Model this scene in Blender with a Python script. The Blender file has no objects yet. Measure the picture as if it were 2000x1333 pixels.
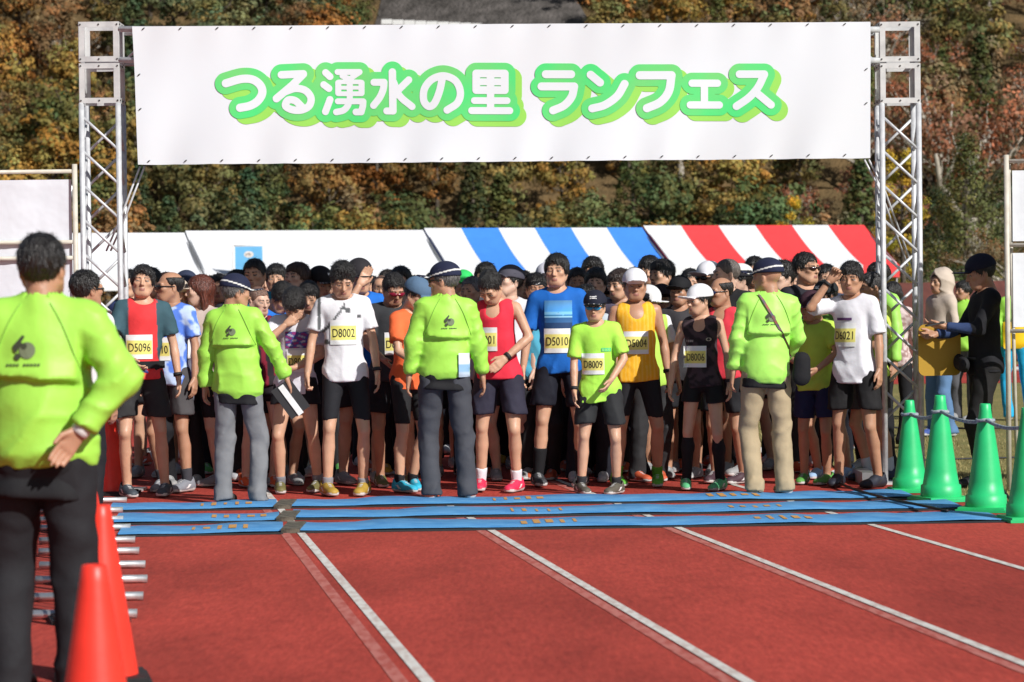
import bpy, math, random
import numpy as np
from mathutils import Vector, Matrix
from mathutils.bvhtree import BVHTree

# ------------------------------------------------------------------ camera, light, exposure
SC = bpy.context.scene
COL = SC.collection
F = 5500.0          # focal length in photo pixels (photo is 2000 px wide)
H = 1.52            # camera height
ROLL = 0.0117
PITCH = math.atan((666.5 - 580.0) / F)
fw = Vector((0, math.cos(PITCH), -math.sin(PITCH)))
up0 = Vector((0, math.sin(PITCH), math.cos(PITCH)))
rt0 = Vector((1, 0, 0))
rt = rt0 * math.cos(ROLL) - up0 * math.sin(ROLL)
up = up0 * math.cos(ROLL) + rt0 * math.sin(ROLL)
cd = bpy.data.cameras.new('camera')
cam = bpy.data.objects.new('camera', cd)
COL.objects.link(cam)
cam.matrix_world = Matrix(((rt.x, up.x, -fw.x, 0), (rt.y, up.y, -fw.y, 0), (rt.z, up.z, -fw.z, H), (0, 0, 0, 1)))
cd.sensor_width = 36
cd.lens = 36 * F / 2000
cd.clip_start = 0.5
cd.clip_end = 3000
cd.dof.use_dof = True
cd.dof.focus_distance = 21.8
cd.dof.aperture_fstop = 4.5
SC.camera = cam

SUN_AZ = math.radians(40)     # from behind the camera, to the right
SUN_EL = math.radians(34)
W = bpy.data.worlds.new('World')
SC.world = W
W.use_nodes = True
nt = W.node_tree
sky = nt.nodes.new('ShaderNodeTexSky')
sky.sky_type = 'NISHITA'
sky.sun_disc = False
sky.sun_elevation = SUN_EL
sky.sun_rotation = math.pi - SUN_AZ
nt.links.new(sky.outputs[0], nt.nodes['Background'].inputs[0])
nt.nodes['Background'].inputs[1].default_value = 0.05
sd = bpy.data.lights.new('sun', 'SUN')
sd.energy = 4.2
sd.angle = math.radians(0.53)
sd.color = (1.0, 0.975, 0.94)
sun = bpy.data.objects.new('sun', sd)
COL.objects.link(sun)
LDIR = Vector((-math.sin(SUN_AZ) * math.cos(SUN_EL), math.cos(SUN_AZ) * math.cos(SUN_EL), -math.sin(SUN_EL)))
sun.rotation_euler = LDIR.to_track_quat('-Z', 'Y').to_euler()
SC.view_settings.view_transform = 'Standard'
SC.view_settings.look = 'None'
SC.view_settings.exposure = 0.26
SC.view_settings.gamma = 1
SC.render.engine = 'CYCLES'
SC.cycles.use_denoising = True
SC.cycles.max_bounces = 6

# ------------------------------------------------------------------ pixel helpers (a pixel gives a direction)
def ray(px, py):
    return fw * F + rt * (px - 1000) - up * (py - 666.5)
def at(px, py, d):
    r = ray(px, py)
    return Vector((0, 0, H)) + r * (d / r.y)
def gnd(px, py, z=0.0):
    r = ray(px, py)
    return Vector((0, 0, H)) + r * ((z - H) / r.z)
def yh(px):
    return 580 - ROLL * (px - 1000)
def foot(px, d):
    p = at(px, yh(px) + H * F / d, d)
    return p.x
def srgb(r, g, b):
    f = lambda c: (c / 255 / 12.92) if c / 255 <= 0.04045 else ((c / 255 + 0.055) / 1.055) ** 2.4
    return (f(r), f(g), f(b))

# ------------------------------------------------------------------ materials
def mat(name, base=(.5, .5, .5), rough=.6, metal=0, spec=.5):
    m = bpy.data.materials.new(name)
    m.use_nodes = True
    b = m.node_tree.nodes['Principled BSDF']
    b.inputs['Base Color'].default_value = (*base, 1)
    b.inputs['Roughness'].default_value = rough
    b.inputs['Metallic'].default_value = metal
    b.inputs['Specular IOR Level'].default_value = spec
    return m
def N(m, t, **kw):
    n = m.node_tree.nodes.new(t)
    for k, v in kw.items():
        setattr(n, k, v)
    return n
def L(m, a, b):
    m.node_tree.links.new(a, b)
def BS(m):
    return m.node_tree.nodes['Principled BSDF']
def noise_mix(m, colA, colB, scale, detail=4, lo=.35, hi=.65, coord='Object', stretch=None):
    tc = N(m, 'ShaderNodeTexCoord')
    nz = N(m, 'ShaderNodeTexNoise')
    nz.inputs['Scale'].default_value = scale
    nz.inputs['Detail'].default_value = detail
    src = tc.outputs[coord]
    if stretch:
        mp = N(m, 'ShaderNodeMapping')
        mp.inputs['Scale'].default_value = stretch
        L(m, src, mp.inputs[0]); src = mp.outputs[0]
    L(m, src, nz.inputs['Vector'])
    rp = N(m, 'ShaderNodeValToRGB')
    rp.color_ramp.elements[0].position = lo; rp.color_ramp.elements[1].position = hi
    rp.color_ramp.elements[0].color = (*colA, 1); rp.color_ramp.elements[1].color = (*colB, 1)
    L(m, nz.outputs['Fac'], rp.inputs[0])
    return rp.outputs[0], nz, src
def bump(m, src_vec, scale, strength, dist=.01, detail=3):
    nz = N(m, 'ShaderNodeTexNoise')
    nz.inputs['Scale'].default_value = scale; nz.inputs['Detail'].default_value = detail
    if src_vec is not None:
        L(m, src_vec, nz.inputs['Vector'])
    b = N(m, 'ShaderNodeBump')
    b.inputs['Strength'].default_value = strength; b.inputs['Distance'].default_value = dist
    L(m, nz.outputs['Fac'], b.inputs['Height'])
    L(m, b.outputs[0], BS(m).inputs['Normal'])

def attr_mat(name, rough, spec=.4, bscale=60, bstr=.25, bdist=.004, var=.12, sheen=0):
    """colour = object colour where the attribute's alpha is 0, else the attribute's own colour; slight cloth mottling"""
    m = mat(name, rough=rough, spec=spec)
    at_ = N(m, 'ShaderNodeAttribute', attribute_name='Col')
    oi = N(m, 'ShaderNodeObjectInfo')
    mx = N(m, 'ShaderNodeMix', data_type='RGBA')
    L(m, at_.outputs['Alpha'], mx.inputs['Factor'])
    L(m, oi.outputs['Color'], mx.inputs[6]); L(m, at_.outputs['Color'], mx.inputs[7])
    tc = N(m, 'ShaderNodeTexCoord')
    nz = N(m, 'ShaderNodeTexNoise'); nz.inputs['Scale'].default_value = 9; nz.inputs['Detail'].default_value = 4
    L(m, tc.outputs['Object'], nz.inputs['Vector'])
    mr = N(m, 'ShaderNodeMapRange')
    mr.inputs[1].default_value = .3; mr.inputs[2].default_value = .7; mr.inputs[3].default_value = 1 - var; mr.inputs[4].default_value = 1 + var * .4
    L(m, nz.outputs['Fac'], mr.inputs[0])
    mu = N(m, 'ShaderNodeMix', data_type='RGBA', blend_type='MULTIPLY'); mu.inputs['Factor'].default_value = 1
    L(m, mx.outputs[2], mu.inputs[6]); L(m, mr.outputs[0], mu.inputs[7])
    L(m, mu.outputs[2], BS(m).inputs['Base Color'])
    bump(m, tc.outputs['Object'], bscale, bstr, bdist)
    return m
M_CLOTH = attr_mat('cloth', .8, .25, 14, .4, .012)
M_JACKET = attr_mat('nylon_jacket', .5, .35, 7, .35, .02, .05)
M_SKIN = attr_mat('skin', .46, .45, 120, .15, .002, .14)
BS(M_SKIN).inputs['Subsurface Weight'].default_value = .12
BS(M_SKIN).inputs['Subsurface Radius'].default_value = (1, .35, .2)
BS(M_SKIN).inputs['Subsurface Scale'].default_value = .008
M_HAIR = attr_mat('hair', .36, .6, 8, 0, 0, .3)
def _hair():
    m = M_HAIR
    for n in [n for n in m.node_tree.nodes if n.type == 'BUMP']:
        m.node_tree.nodes.remove(n)
    tc = N(m, 'ShaderNodeTexCoord'); mp = N(m, 'ShaderNodeMapping'); mp.inputs['Scale'].default_value = (150, 150, 18)
    L(m, tc.outputs['Object'], mp.inputs[0])
    nz = N(m, 'ShaderNodeTexNoise'); nz.inputs['Scale'].default_value = 1.0; nz.inputs['Detail'].default_value = 4
    L(m, mp.outputs[0], nz.inputs['Vector'])
    mr = N(m, 'ShaderNodeMapRange'); mr.inputs[1].default_value = .3; mr.inputs[2].default_value = .75; mr.inputs[3].default_value = .45; mr.inputs[4].default_value = 2.2
    L(m, nz.outputs['Fac'], mr.inputs[0])
    src = BS(m).inputs['Base Color'].links[0].from_socket
    mu = N(m, 'ShaderNodeMix', data_type='RGBA', blend_type='MULTIPLY'); mu.inputs['Factor'].default_value = 1
    L(m, src, mu.inputs[6]); L(m, mr.outputs[0], mu.inputs[7]); L(m, mu.outputs[2], BS(m).inputs['Base Color'])
    b = N(m, 'ShaderNodeBump'); b.inputs['Strength'].default_value = 1.0; b.inputs['Distance'].default_value = .012
    L(m, nz.outputs['Fac'], b.inputs['Height']); L(m, b.outputs[0], BS(m).inputs['Normal'])
_hair()
M_SHOE = attr_mat('shoe', .6, .4, 90, .3, .003, .15)
M_GLOSS = attr_mat('gloss_plastic', .12, .6, 5, 0, 0, .02)
M_PRINT = attr_mat('printed_paper', .7, .3, 30, .2, .003, .03)
M_LEAF = mat('foliage', rough=.65, spec=.2)
def _leaf():
    m = M_LEAF
    a_ = N(m, 'ShaderNodeAttribute', attribute_name='Col'); oi = N(m, 'ShaderNodeObjectInfo')
    mu = N(m, 'ShaderNodeMix', data_type='RGBA', blend_type='MULTIPLY'); mu.inputs['Factor'].default_value = 1
    L(m, a_.outputs['Color'], mu.inputs[6]); L(m, oi.outputs['Color'], mu.inputs[7]); L(m, mu.outputs[2], BS(m).inputs['Base Color'])
_leaf()
M_INK = mat('black_ink', (.012, .012, .014), .7)

# ------------------------------------------------------------------ mesh helpers
def mesh_np(name, V, Fq, smooth=True, col=None, mats=()):
    V = np.asarray(V, np.float32); Fq = np.asarray(Fq, np.int32)
    me = bpy.data.meshes.new(name)
    n = Fq.shape[1]
    me.vertices.add(len(V)); me.vertices.foreach_set('co', V.ravel())
    me.loops.add(Fq.size); me.loops.foreach_set('vertex_index', Fq.ravel())
    me.polygons.add(len(Fq))
    me.polygons.foreach_set('loop_start', np.arange(0, Fq.size, n, dtype=np.int32))
    me.polygons.foreach_set('loop_total', np.full(len(Fq), n, np.int32))
    me.polygons.foreach_set('use_smooth', np.full(len(Fq), smooth))
    a = me.color_attributes.new('Col', 'FLOAT_COLOR', 'POINT')
    c = np.zeros((len(V), 4), np.float32) if col is None else np.asarray(col, np.float32)
    a.data.foreach_set('color', c.ravel())
    me.update(calc_edges=True)
    for m in mats:
        me.materials.append(m)
    return me
def mesh_py(name, V, Fc, m=None, smooth=False):
    me = bpy.data.meshes.new(name)
    me.from_pydata([tuple(v) for v in V], [], Fc)
    if smooth:
        me.polygons.foreach_set('use_smooth', [True] * len(me.polygons))
    if m:
        me.materials.append(m)
    return me
def ob(name, me, parent=None, color=None, loc=None, **props):
    o = bpy.data.objects.new(name, me)
    COL.objects.link(o)
    if parent is not None:
        o.parent = parent
    if color is not None:
        o.color = (*color[:3], 1)
    if loc is not None:
        o.location = loc
    for k, v in props.items():
        o[k] = v
    return o
def thing(name, label, cat, loc=(0, 0, 0), rz=0, group=None):
    o = bpy.data.objects.new(name, None)
    COL.objects.link(o)
    o.location = loc; o.rotation_euler = (0, 0, rz)
    o.empty_display_size = .1
    o['label'] = label; o['category'] = cat
    if group:
        o['group'] = group
    return o
class MB:
    def __init__(s):
        s.v = []; s.f = []
    def box(s, lo, hi):
        n = len(s.v)
        for z in (lo[2], hi[2]):
            for x, y in ((lo[0], lo[1]), (hi[0], lo[1]), (hi[0], hi[1]), (lo[0], hi[1])):
                s.v.append((x, y, z))
        s.f += [[n + i for i in q] for q in ((3, 2, 1, 0), (4, 5, 6, 7), (0, 1, 5, 4), (1, 2, 6, 5), (2, 3, 7, 6), (3, 0, 4, 7))]
        return s
    def tube(s, pts, r, n=8, caps=True):
        pts = [Vector(p) for p in pts]
        rs = r if isinstance(r, (list, tuple)) else [r] * len(pts)
        base = len(s.v)
        prev = None
        for i, p in enumerate(pts):
            t = (pts[min(i + 1, len(pts) - 1)] - pts[max(i - 1, 0)]).normalized()
            u = t.cross(Vector((0, 0, 1)) if abs(t.z) < .9 else Vector((0, 1, 0))).normalized() if prev is None else (prev - t * prev.dot(t)).normalized()
            prev = u
            w = t.cross(u)
            for k in range(n):
                a = 2 * math.pi * k / n
                s.v.append(tuple(p + (u * math.cos(a) + w * math.sin(a)) * rs[i]))
        for i in range(len(pts) - 1):
            for k in range(n):
                a = base + i * n + k; b = base + i * n + (k + 1) % n
                s.f.append([a, b, b + n, a + n])
        if caps:
            s.f.append([base + k for k in range(n)][::-1])
            s.f.append([base + (len(pts) - 1) * n + k for k in range(n)])
        return s
    def lathe(s, prof, n=24, c=(0, 0, 0)):
        base = len(s.v)
        for r, z in prof:
            for k in range(n):
                a = 2 * math.pi * k / n
                s.v.append((c[0] + r * math.cos(a), c[1] + r * math.sin(a), c[2] + z))
        for i in range(len(prof) - 1):
            for k in range(n):
                a = base + i * n + k; b = base + i * n + (k + 1) % n
                s.f.append([a, b, b + n, a + n])
        return s
    def build(s, name, m, parent=None, smooth=False, **kw):
        return ob(name, mesh_py(name, s.v, s.f, m, smooth), parent, **kw)

# text meshes are made first, while the scene is still empty
TXT = {}
def text_mesh(body, size=1.0):
    if body in TXT:
        return TXT[body]
    cu = bpy.data.curves.new('text', 'FONT')
    cu.body = body; cu.size = size; cu.align_x = 'CENTER'; cu.align_y = 'CENTER'
    cu.resolution_u = 3
    o = bpy.data.objects.new('text', cu)
    COL.objects.link(o)
    dg = bpy.context.evaluated_depsgraph_get()
    me = o.evaluated_get(dg).to_mesh()
    V = [tuple(v.co) for v in me.vertices]
    Fc = [list(p.vertices) for p in me.polygons]
    o.evaluated_get(dg).to_mesh_clear()
    bpy.data.objects.remove(o); bpy.data.curves.remove(cu)
    TXT[body] = (V, Fc)
    return TXT[body]
for t in ('D8002', 'D8009', 'D8005', 'D8006', 'D5010', 'D5004', 'D5096', 'D8001', 'D6021'):
    text_mesh(t)

# ------------------------------------------------------------------ implicit surfaces
class G:
    """signed distance grid; smooth unions of tapered limbs and ellipsoids; meshed with surface nets"""
    def __init__(s, lo, hi, h):
        s.h = h
        s.ax = [np.arange(lo[i], hi[i] + h, h, dtype=np.float32) for i in range(3)]
        s.D = np.full([len(a) for a in s.ax], .3, np.float32)
    def sub(s, lo, hi):
        sl = []
        for i in range(3):
            a = np.searchsorted(s.ax[i], lo[i]); b = np.searchsorted(s.ax[i], hi[i])
            sl.append(slice(max(a - 1, 0), min(b + 1, len(s.ax[i]))))
        if any(q.stop <= q.start for q in sl):
            return None, None
        return tuple(sl), (s.ax[0][sl[0]][:, None, None], s.ax[1][sl[1]][None, :, None], s.ax[2][sl[2]][None, None, :])
    def merge(s, sl, d, k, op):
        A = s.D[sl]
        if op == 'sub':
            d = -d
            hh = np.maximum(k - np.abs(A - d), 0) / max(k, 1e-6)
            s.D[sl] = np.maximum(A, d) + hh * hh * k * .25
        else:
            hh = np.maximum(k - np.abs(A - d), 0) / max(k, 1e-6)
            s.D[sl] = np.minimum(A, d) - hh * hh * k * .25
    def cone(s, a, b, ra, rb, k=.03, flat=None, ff=1.0, cut=None, op='add', wide=None, wf=1.0):
        a = np.array(a, float); b = np.array(b, float)
        m = max(ra, rb) * max(1, 1 / min(ff, 1)) * 1.0 + .07
        m = max(ra, rb) * max(1.0, wf) + .07
        sl, P = s.sub(np.minimum(a, b) - m, np.maximum(a, b) + m)
        if sl is None:
            return s
        X, Y, Z = P[0] - a[0], P[1] - a[1], P[2] - a[2]
        ba = b - a
        L2 = max(float(ba @ ba), 1e-9)
        t = np.clip((X * ba[0] + Y * ba[1] + Z * ba[2]) / L2, 0, 1)
        X = X - t * ba[0]; Y = Y - t * ba[1]; Z = Z - t * ba[2]
        q = X * X + Y * Y + Z * Z
        if flat is not None:
            c = X * flat[0] + Y * flat[1] + Z * flat[2]
            q = q + c * c * (1 / ff ** 2 - 1)
        if wide is not None:
            c = X * wide[0] + Y * wide[1] + Z * wide[2]
            q = q + c * c * (1 / wf ** 2 - 1)
        d = np.sqrt(q) - (ra + t * (rb - ra))
        if flat is not None:
            d = d * (.5 + .5 * ff)
        if cut is not None:
            c, n = cut
            d = np.maximum(d, (P[0] - c[0]) * n[0] + (P[1] - c[1]) * n[1] + (P[2] - c[2]) * n[2])
        s.merge(sl, d, k, op)
        return s
    def ell(s, c, r, k=.02, R=None, op='add', below=None, above=None):
        c = np.array(c, float); r = np.array(r, float)
        m = r.max() + .05
        sl, P = s.sub(c - m, c + m)
        if sl is None:
            return s
        X, Y, Z = P[0] - c[0], P[1] - c[1], P[2] - c[2]
        if R is not None:
            X, Y, Z = (R[0][0] * X + R[1][0] * Y + R[2][0] * Z, R[0][1] * X + R[1][1] * Y + R[2][1] * Z, R[0][2] * X + R[1][2] * Y + R[2][2] * Z)
        k0 = np.sqrt((X / r[0]) ** 2 + (Y / r[1]) ** 2 + (Z / r[2]) ** 2)
        k1 = np.sqrt((X / r[0] ** 2) ** 2 + (Y / r[1] ** 2) ** 2 + (Z / r[2] ** 2) ** 2)
        d = k0 * (k0 - 1) / np.maximum(k1, 1e-6)
        if above is not None:
            d = np.maximum(d, above - P[2] + 0 * d)
        if below is not None:
            d = np.maximum(d, P[2] - below + 0 * d)
        s.merge(sl, d, k, op)
        return s
    def full(s):
        return s.ax[0][:, None, None], s.ax[1][None, :, None], s.ax[2][None, None, :]
    def nets(s):
        D = s.D
        D[[0, -1]] = np.maximum(D[[0, -1]], .001); D[:, [0, -1]] = np.maximum(D[:, [0, -1]], .001); D[:, :, [0, -1]] = np.maximum(D[:, :, [0, -1]], .001)
        I = D < 0
        cnt = np.zeros([n - 1 for n in D.shape], np.int8)
        C = [(i, j, k) for i in (0, 1) for j in (0, 1) for k in (0, 1)]
        def sh(A, c):
            return A[c[0]:A.shape[0] - 1 + c[0], c[1]:A.shape[1] - 1 + c[1], c[2]:A.shape[2] - 1 + c[2]]
        for c in C:
            cnt += sh(I, c)
        act = (cnt > 0) & (cnt < 8)
        idx = np.argwhere(act)
        if len(idx) == 0:
            return np.zeros((0, 3)), np.zeros((0, 4), int)
        vid = np.full(act.shape, -1, np.int64)
        vid[act] = np.arange(len(idx))
        val = {c: D[idx[:, 0] + c[0], idx[:, 1] + c[1], idx[:, 2] + c[2]] for c in C}
        acc = np.zeros((len(idx), 3)); num = np.zeros(len(idx))
        for c in C:
            for ax in range(3):
                if c[ax] == 0:
                    e = list(c); e[ax] = 1; e = tuple(e)
                    a, b = val[c], val[e]
                    m = (a < 0) != (b < 0)
                    t = np.where(m, a / np.where(m, a - b, 1), 0)
                    p = np.array(c, float)[None, :].repeat(len(idx), 0)
                    p[:, ax] = t
                    acc[m] += p[m]; num += m
        pos = (idx + acc / num[:, None])
        V = np.stack([s.ax[i][0] + pos[:, i] * s.h for i in range(3)], 1)
        Fs = []
        for ax in range(3):
            sl0 = [slice(1, -1)] * 3; sl1 = [slice(1, -1)] * 3
            sl0[ax] = slice(0, -1); sl1[ax] = slice(1, None)
            a = I[tuple(sl0)]; b = I[tuple(sl1)]
            x = np.argwhere(a != b)
            if len(x) == 0:
                continue
            flip = a[x[:, 0], x[:, 1], x[:, 2]]
            base = x.copy()
            o1, o2 = (ax + 1) % 3, (ax + 2) % 3
            base[:, o1] += 1; base[:, o2] += 1
            def vv(d1, d2):
                q = base.copy(); q[:, o1] += d1; q[:, o2] += d2
                return vid[q[:, 0], q[:, 1], q[:, 2]]
            q = np.stack([vv(-1, -1), vv(0, -1), vv(0, 0), vv(-1, 0)], 1)
            q[~flip] = q[~flip][:, ::-1]
            Fs.append(q)
        return V, np.concatenate(Fs)

def wav(X, Y, Z, s, f=18.0):
    return (np.sin(f * X + 1.7 * np.sin(.7 * f * Z + s) + s) * np.sin(.8 * f * Z + 1.3 * np.sin(.6 * f * Y + 2 * s) + 2.1 * s)
            + .6 * np.sin(1.7 * f * Y + .9 * f * Z + 3 * s + np.sin(f * X)))

def ridg(a):
    return (1 - np.abs(np.sin(a))) ** 2
# ------------------------------------------------------------------ templates in head coordinates (face towards -Y)
def rot_x(a):
    c, s = math.cos(a), math.sin(a)
    return np.array(((1, 0, 0), (0, c, -s), (0, s, c)))
def rot_y(a):
    c, s = math.cos(a), math.sin(a)
    return np.array(((c, 0, s), (0, 1, 0), (-s, 0, c)))
def rot_z(a):
    c, s = math.cos(a), math.sin(a)
    return np.array(((c, -s, 0), (s, c, 0), (0, 0, 1)))
def make_head(h, wide=1.0, soft=0.0):
    g = G((-.11, -.15, -.17), (.11, .13, .135), h)
    g.ell((0, .014, .032), (.074 * wide, .094, .083), .01)
    g.ell((0, -.022, -.03), (.063 * wide, .07, .08), .03)
    g.ell((0, -.05, -.077), (.040 * wide, .038, .030), .03)
    for s in (-1, 1):
        g.cone((s * .055 * wide, -.0, -.045), (s * .03, -.055, -.085), .022, .02, .025)
        g.ell((s * .04, -.064, -.012), (.022, .022, .018), .02)
    g.cone((-.038, -.078, .024), (.038, -.078, .024), .013, .013, .014)
    for s in (-1, 1):
        g.ell((s * .031, -.099, .003), (.017, .014, .010), .012, op='sub')
        g.ell((s * .031, -.079, .002), (.014, .013, .011), .004)
    g.cone((0, -.088, .012), (0, -.107, -.024), .007, .011, .012)
    g.ell((0, -.096, -.028), (.017, .010, .008), .008)
    g.ell((0, -.086, -.053), (.019, .014, .0065), .006)
    g.ell((0, -.084, -.063), (.016, .013, .0055), .006)
    for s in (-1, 1):
        g.ell((s * .077 * wide, .012, -.008), (.009, .019, .031), .006, R=rot_z(s * .35) @ rot_x(.15))
        g.ell((s * .084 * wide, .006, -.006), (.005, .010, .018), .004, op='sub')
    g.cone((0, .02, -.07), (0, .034, -.16), .054, .056, .02)
    V, Fq = g.nets()
    x, y, z = np.abs(V[:, 0]), V[:, 1], V[:, 2]
    C = np.zeros((len(V), 4)); 
    def paint(m, rgb):
        C[m, :3] = rgb; C[m, 3] = 1
    fr = y < -.055
    paint(fr & (x < .0195) & (z < -.0475) & (z > -.069) & (y < -.078), (.40, .17, .135))
    paint(fr & (x > .012) & (x < .048) & (z > .020 + .1 * (x - .012)) & (z < .0275 + .1 * (x - .012)), (.03, .02, .016))
    paint(fr & (x > .018) & (x < .045) & (np.abs(z - .0025) < .0050), (.03, .022, .02))
    paint(fr & (x > .036) & (x < .041) & (np.abs(z - .0015) < .003), (.5, .46, .43))
    paint(fr & (x < .011) & (x > .005) & (np.abs(z + .034) < .0026) & (y < -.09), (.13, .055, .04))
    return V, Fq, C
HEADS = {'hi': make_head(.0067), 'lo': make_head(.0098), 'wide': make_head(.0067, 1.07), 'slim': make_head(.0067, .95)}

def hair_np(style, h=.0075, seed=1.0):
    g = G((-.15, -.17, -.36 if style == 'long' else -.14), (.15, .17, .17), h)
    X, Y, Z = g.full()
    infl = {'short': .010, 'fringe': .013, 'long': .015, 'buzz': .005, 'bald': .007, 'bowl': .017, 'spiky': .013, 'grey': .009, 'part': .013}[style]
    g.ell((0, .016, .036), (.074 + infl, .094 + infl, .083 + infl * 1.15), .01)
    if style in ('fringe', 'bowl', 'part'):
        g.ell((0, -.045, .072), (.062, .047, .034), .025)
        for s in (-1, 1):
            g.ell((s * .068, .005, .015), (.017, .045, .040), .02)
    if style == 'spiky':
        g.ell((.01, -.02, .10), (.058, .068, .032), .03)
    if style == 'long':
        for s in (-1, 1):
            g.cone((s * .072, .02, .0), (s * .078, .025, -.20), .034, .024, .03)
        g.cone((0, .075, .0), (0, .085, -.24), .062, .05, .04, flat=(0, 1, 0), ff=.6)
    ys = np.array([-.2, -.085, -.06, -.03, .02, .05, .07, .2])
    zl = {'short': [.07, .068, .05, .0, -.015, -.05, -.085, -.085], 'spiky': [.06, .052, .03, -.01, -.02, -.055, -.09, -.09],
          'fringe': [.042, .044, .034, -.005, -.035, -.07, -.095, -.095], 'long': [.055, .055, .03, -.02, -.3, -.3, -.3, -.3],
          'buzz': [.07, .068, .05, .01, -.0, -.04, -.075, -.075], 'bald': [.14, .14, .12, .03, -.0, -.04, -.08, -.08],
          'bowl': [.022, .026, .01, -.03, -.045, -.075, -.095, -.095], 'grey': [.085, .08, .055, .005, -.012, -.05, -.085, -.085],
          'part': [.05, .05, .036, -.01, -.025, -.06, -.09, -.09]}[style]
    line = np.interp(Y, ys, zl).astype(np.float32)
    line = line + .006 * np.sin(90 * X + seed) * (Y < .0)
    if style == 'part':
        line = line + .028 * np.exp(-((X + .012) / .022) ** 2) * (Y < -.02)
    if style == 'bald':
        line = line + .0 * X
        g.D = np.maximum(g.D, (Z - .075) * .8)
    ang = np.arctan2(X, Y - .01)
    rad = np.sqrt(X * X + Y * Y)
    wgt = np.clip(rad / .05, .15, 1)
    strand = wgt * (.0024 * np.sin(26 * ang + 3 * np.sin(28 * Z + seed) + seed) + .0018 * np.sin(53 * ang + 2 * np.sin(45 * Z) + 2 * seed)) + .0018 * np.sin(85 * X + 3 * np.sin(60 * Y) + seed) * np.sin(70 * Y + 2 * seed) * (Z > .07)
    amp = {'buzz': .25, 'bald': .5, 'spiky': 1.5, 'long': .8, 'bowl': .6}.get(style, 1.0)
    g.D = g.D + amp * strand
    g.D = np.maximum(g.D, (line - Z) * .8)
    if style == 'long':
        g.D = np.maximum(g.D, -(np.sqrt((X / .066) ** 2 + ((Y + .075) / .085) ** 2 + ((Z + .05) / .105) ** 2) - 1) * .06)
    V, Fq = g.nets()
    return V, Fq
HAIR = {}
for st in ('short', 'fringe', 'long', 'buzz', 'bald', 'bowl', 'spiky', 'grey', 'part'):
    V, Fq = hair_np(st, seed=len(st) * 1.3)
    if st not in ('buzz', 'bald'):       # loose strands so the outline is not a smooth cap
        rg = np.random.default_rng(len(st) * 7 + 3)
        idx = rg.choice(len(V), 750)
        P = V[idx]
        nr = P - np.array((0, .016, .02)); nr /= np.linalg.norm(nr, axis=1)[:, None]
        dn = np.array((0, -.25, -1.0)) + rg.normal(size=P.shape) * (.7 if st == 'spiky' else .33)
        tg = dn - nr * (dn * nr).sum(1)[:, None]; tg /= np.linalg.norm(tg, axis=1)[:, None]
        sd = np.cross(tg, nr)
        ln = rg.uniform(.014, .034, len(P))[:, None] * (1.15 if st == 'spiky' else 1)
        w = .0022
        top_lift = np.where(P[:, 2:3] > .08, .9, .28)
        A = P - sd * w; B = P + sd * w; C2 = P + tg * ln + nr * ln * top_lift * (.42 if st == 'spiky' else .26)
        q = np.stack([A, B, C2 + sd * w * .3, C2 - sd * w * .3], 1).reshape(-1, 3)
        fq = np.arange(len(q)).reshape(-1, 4) + len(V)
        V = np.concatenate([V, q]); Fq = np.concatenate([Fq, fq])
    HAIR[st] = mesh_np('hair_' + st, V, Fq, True, None, (M_HAIR,))
def cap_np(kind):
    g = G((-.12, -.24, -.03), (.12, .14, .17), .0064)
    X, Y, Z = g.full()
    g.ell((0, .014, .045), (.096, .116, .098), .005)
    g.D = np.maximum(g.D, (.034 - .12 * (Y + .0) * 0 - Z))
    a = -.24
    R = rot_x(a)
    if kind != 'beanie':
        g.ell((0, -.125, .036), (.078, .078, .0075), .012, R=R)
    V, Fq = g.nets()
    C = np.zeros((len(V), 4))
    x, y, z = V.T
    if kind == 'piped':      # pale piping along the seam above the brim and round the side
        edge = np.abs(z - (.056 + .55 * np.clip(-y - .02, 0, .06) * 0 + .22 * np.clip(y, -.1, .1))) < .0062
        C[edge & (y > -.112)] = (.75, .75, .72, 1)
        rim = (y < -.10) & (np.hypot(x / .078, (y + .125) / .078) > .955)
        C[rim] = (.55, .55, .55, 1)
    if kind == 'emblem':
        C[(y < -.07) & (np.abs(z - .092) < .010) & (np.abs(x) < .028) & (np.abs(z - .092) > .003)] = (.8, .8, .8, 1)
        rim = (y < -.10) & (np.hypot(x / .078, (y + .125) / .078) > .95)
        C[rim] = (.7, .7, .7, 1)
    if kind == 'swoop':
        C[(x > .0) & (np.abs(z - .06 - .5 * (-y)) < .012) & (y < .05)] = (.85, .85, .85, 1)
        rim = (y < -.08) & (np.hypot(x / .078, (y + .125) / .078) > .93)
        C[rim] = (.85, .85, .85, 1)
    if kind == 'dark_side':
        C[(np.abs(x) > .07) & (z < .085)] = (.02, .02, .025, 1)
    C[(np.hypot(x, y - .014) < .009) & (z > .13), :] = C[(np.hypot(x, y - .014) < .009) & (z > .13), :]
    return mesh_np('cap_' + kind, V, Fq, True, C, (M_CLOTH,))
CAPS = {k: cap_np(k) for k in ('plain', 'piped', 'emblem', 'swoop', 'dark_side', 'beanie')}
def glasses_np():
    g = G((-.1, -.14, -.04), (.1, .06, .05), .0046)
    for s in (-1, 1):
        g.ell((s * .033, -.096, .004), (.030, .010, .016), .004, R=rot_z(s * .42))
        g.cone((s * .06, -.082, .010), (s * .083, .012, .008), .0048, .0045, .003)
    g.cone((-.02, -.106, .010), (.02, -.106, .010), .006, .006, .006)
    V, Fq = g.nets()
    C = np.zeros((len(V), 4))
    C[(np.abs(V[:, 0]) > .062)] = (.02, .02, .022, 1)
    return mesh_np('sunglasses', V, Fq, True, C, (M_GLOSS,))
GLASSES = glasses_np()
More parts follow.
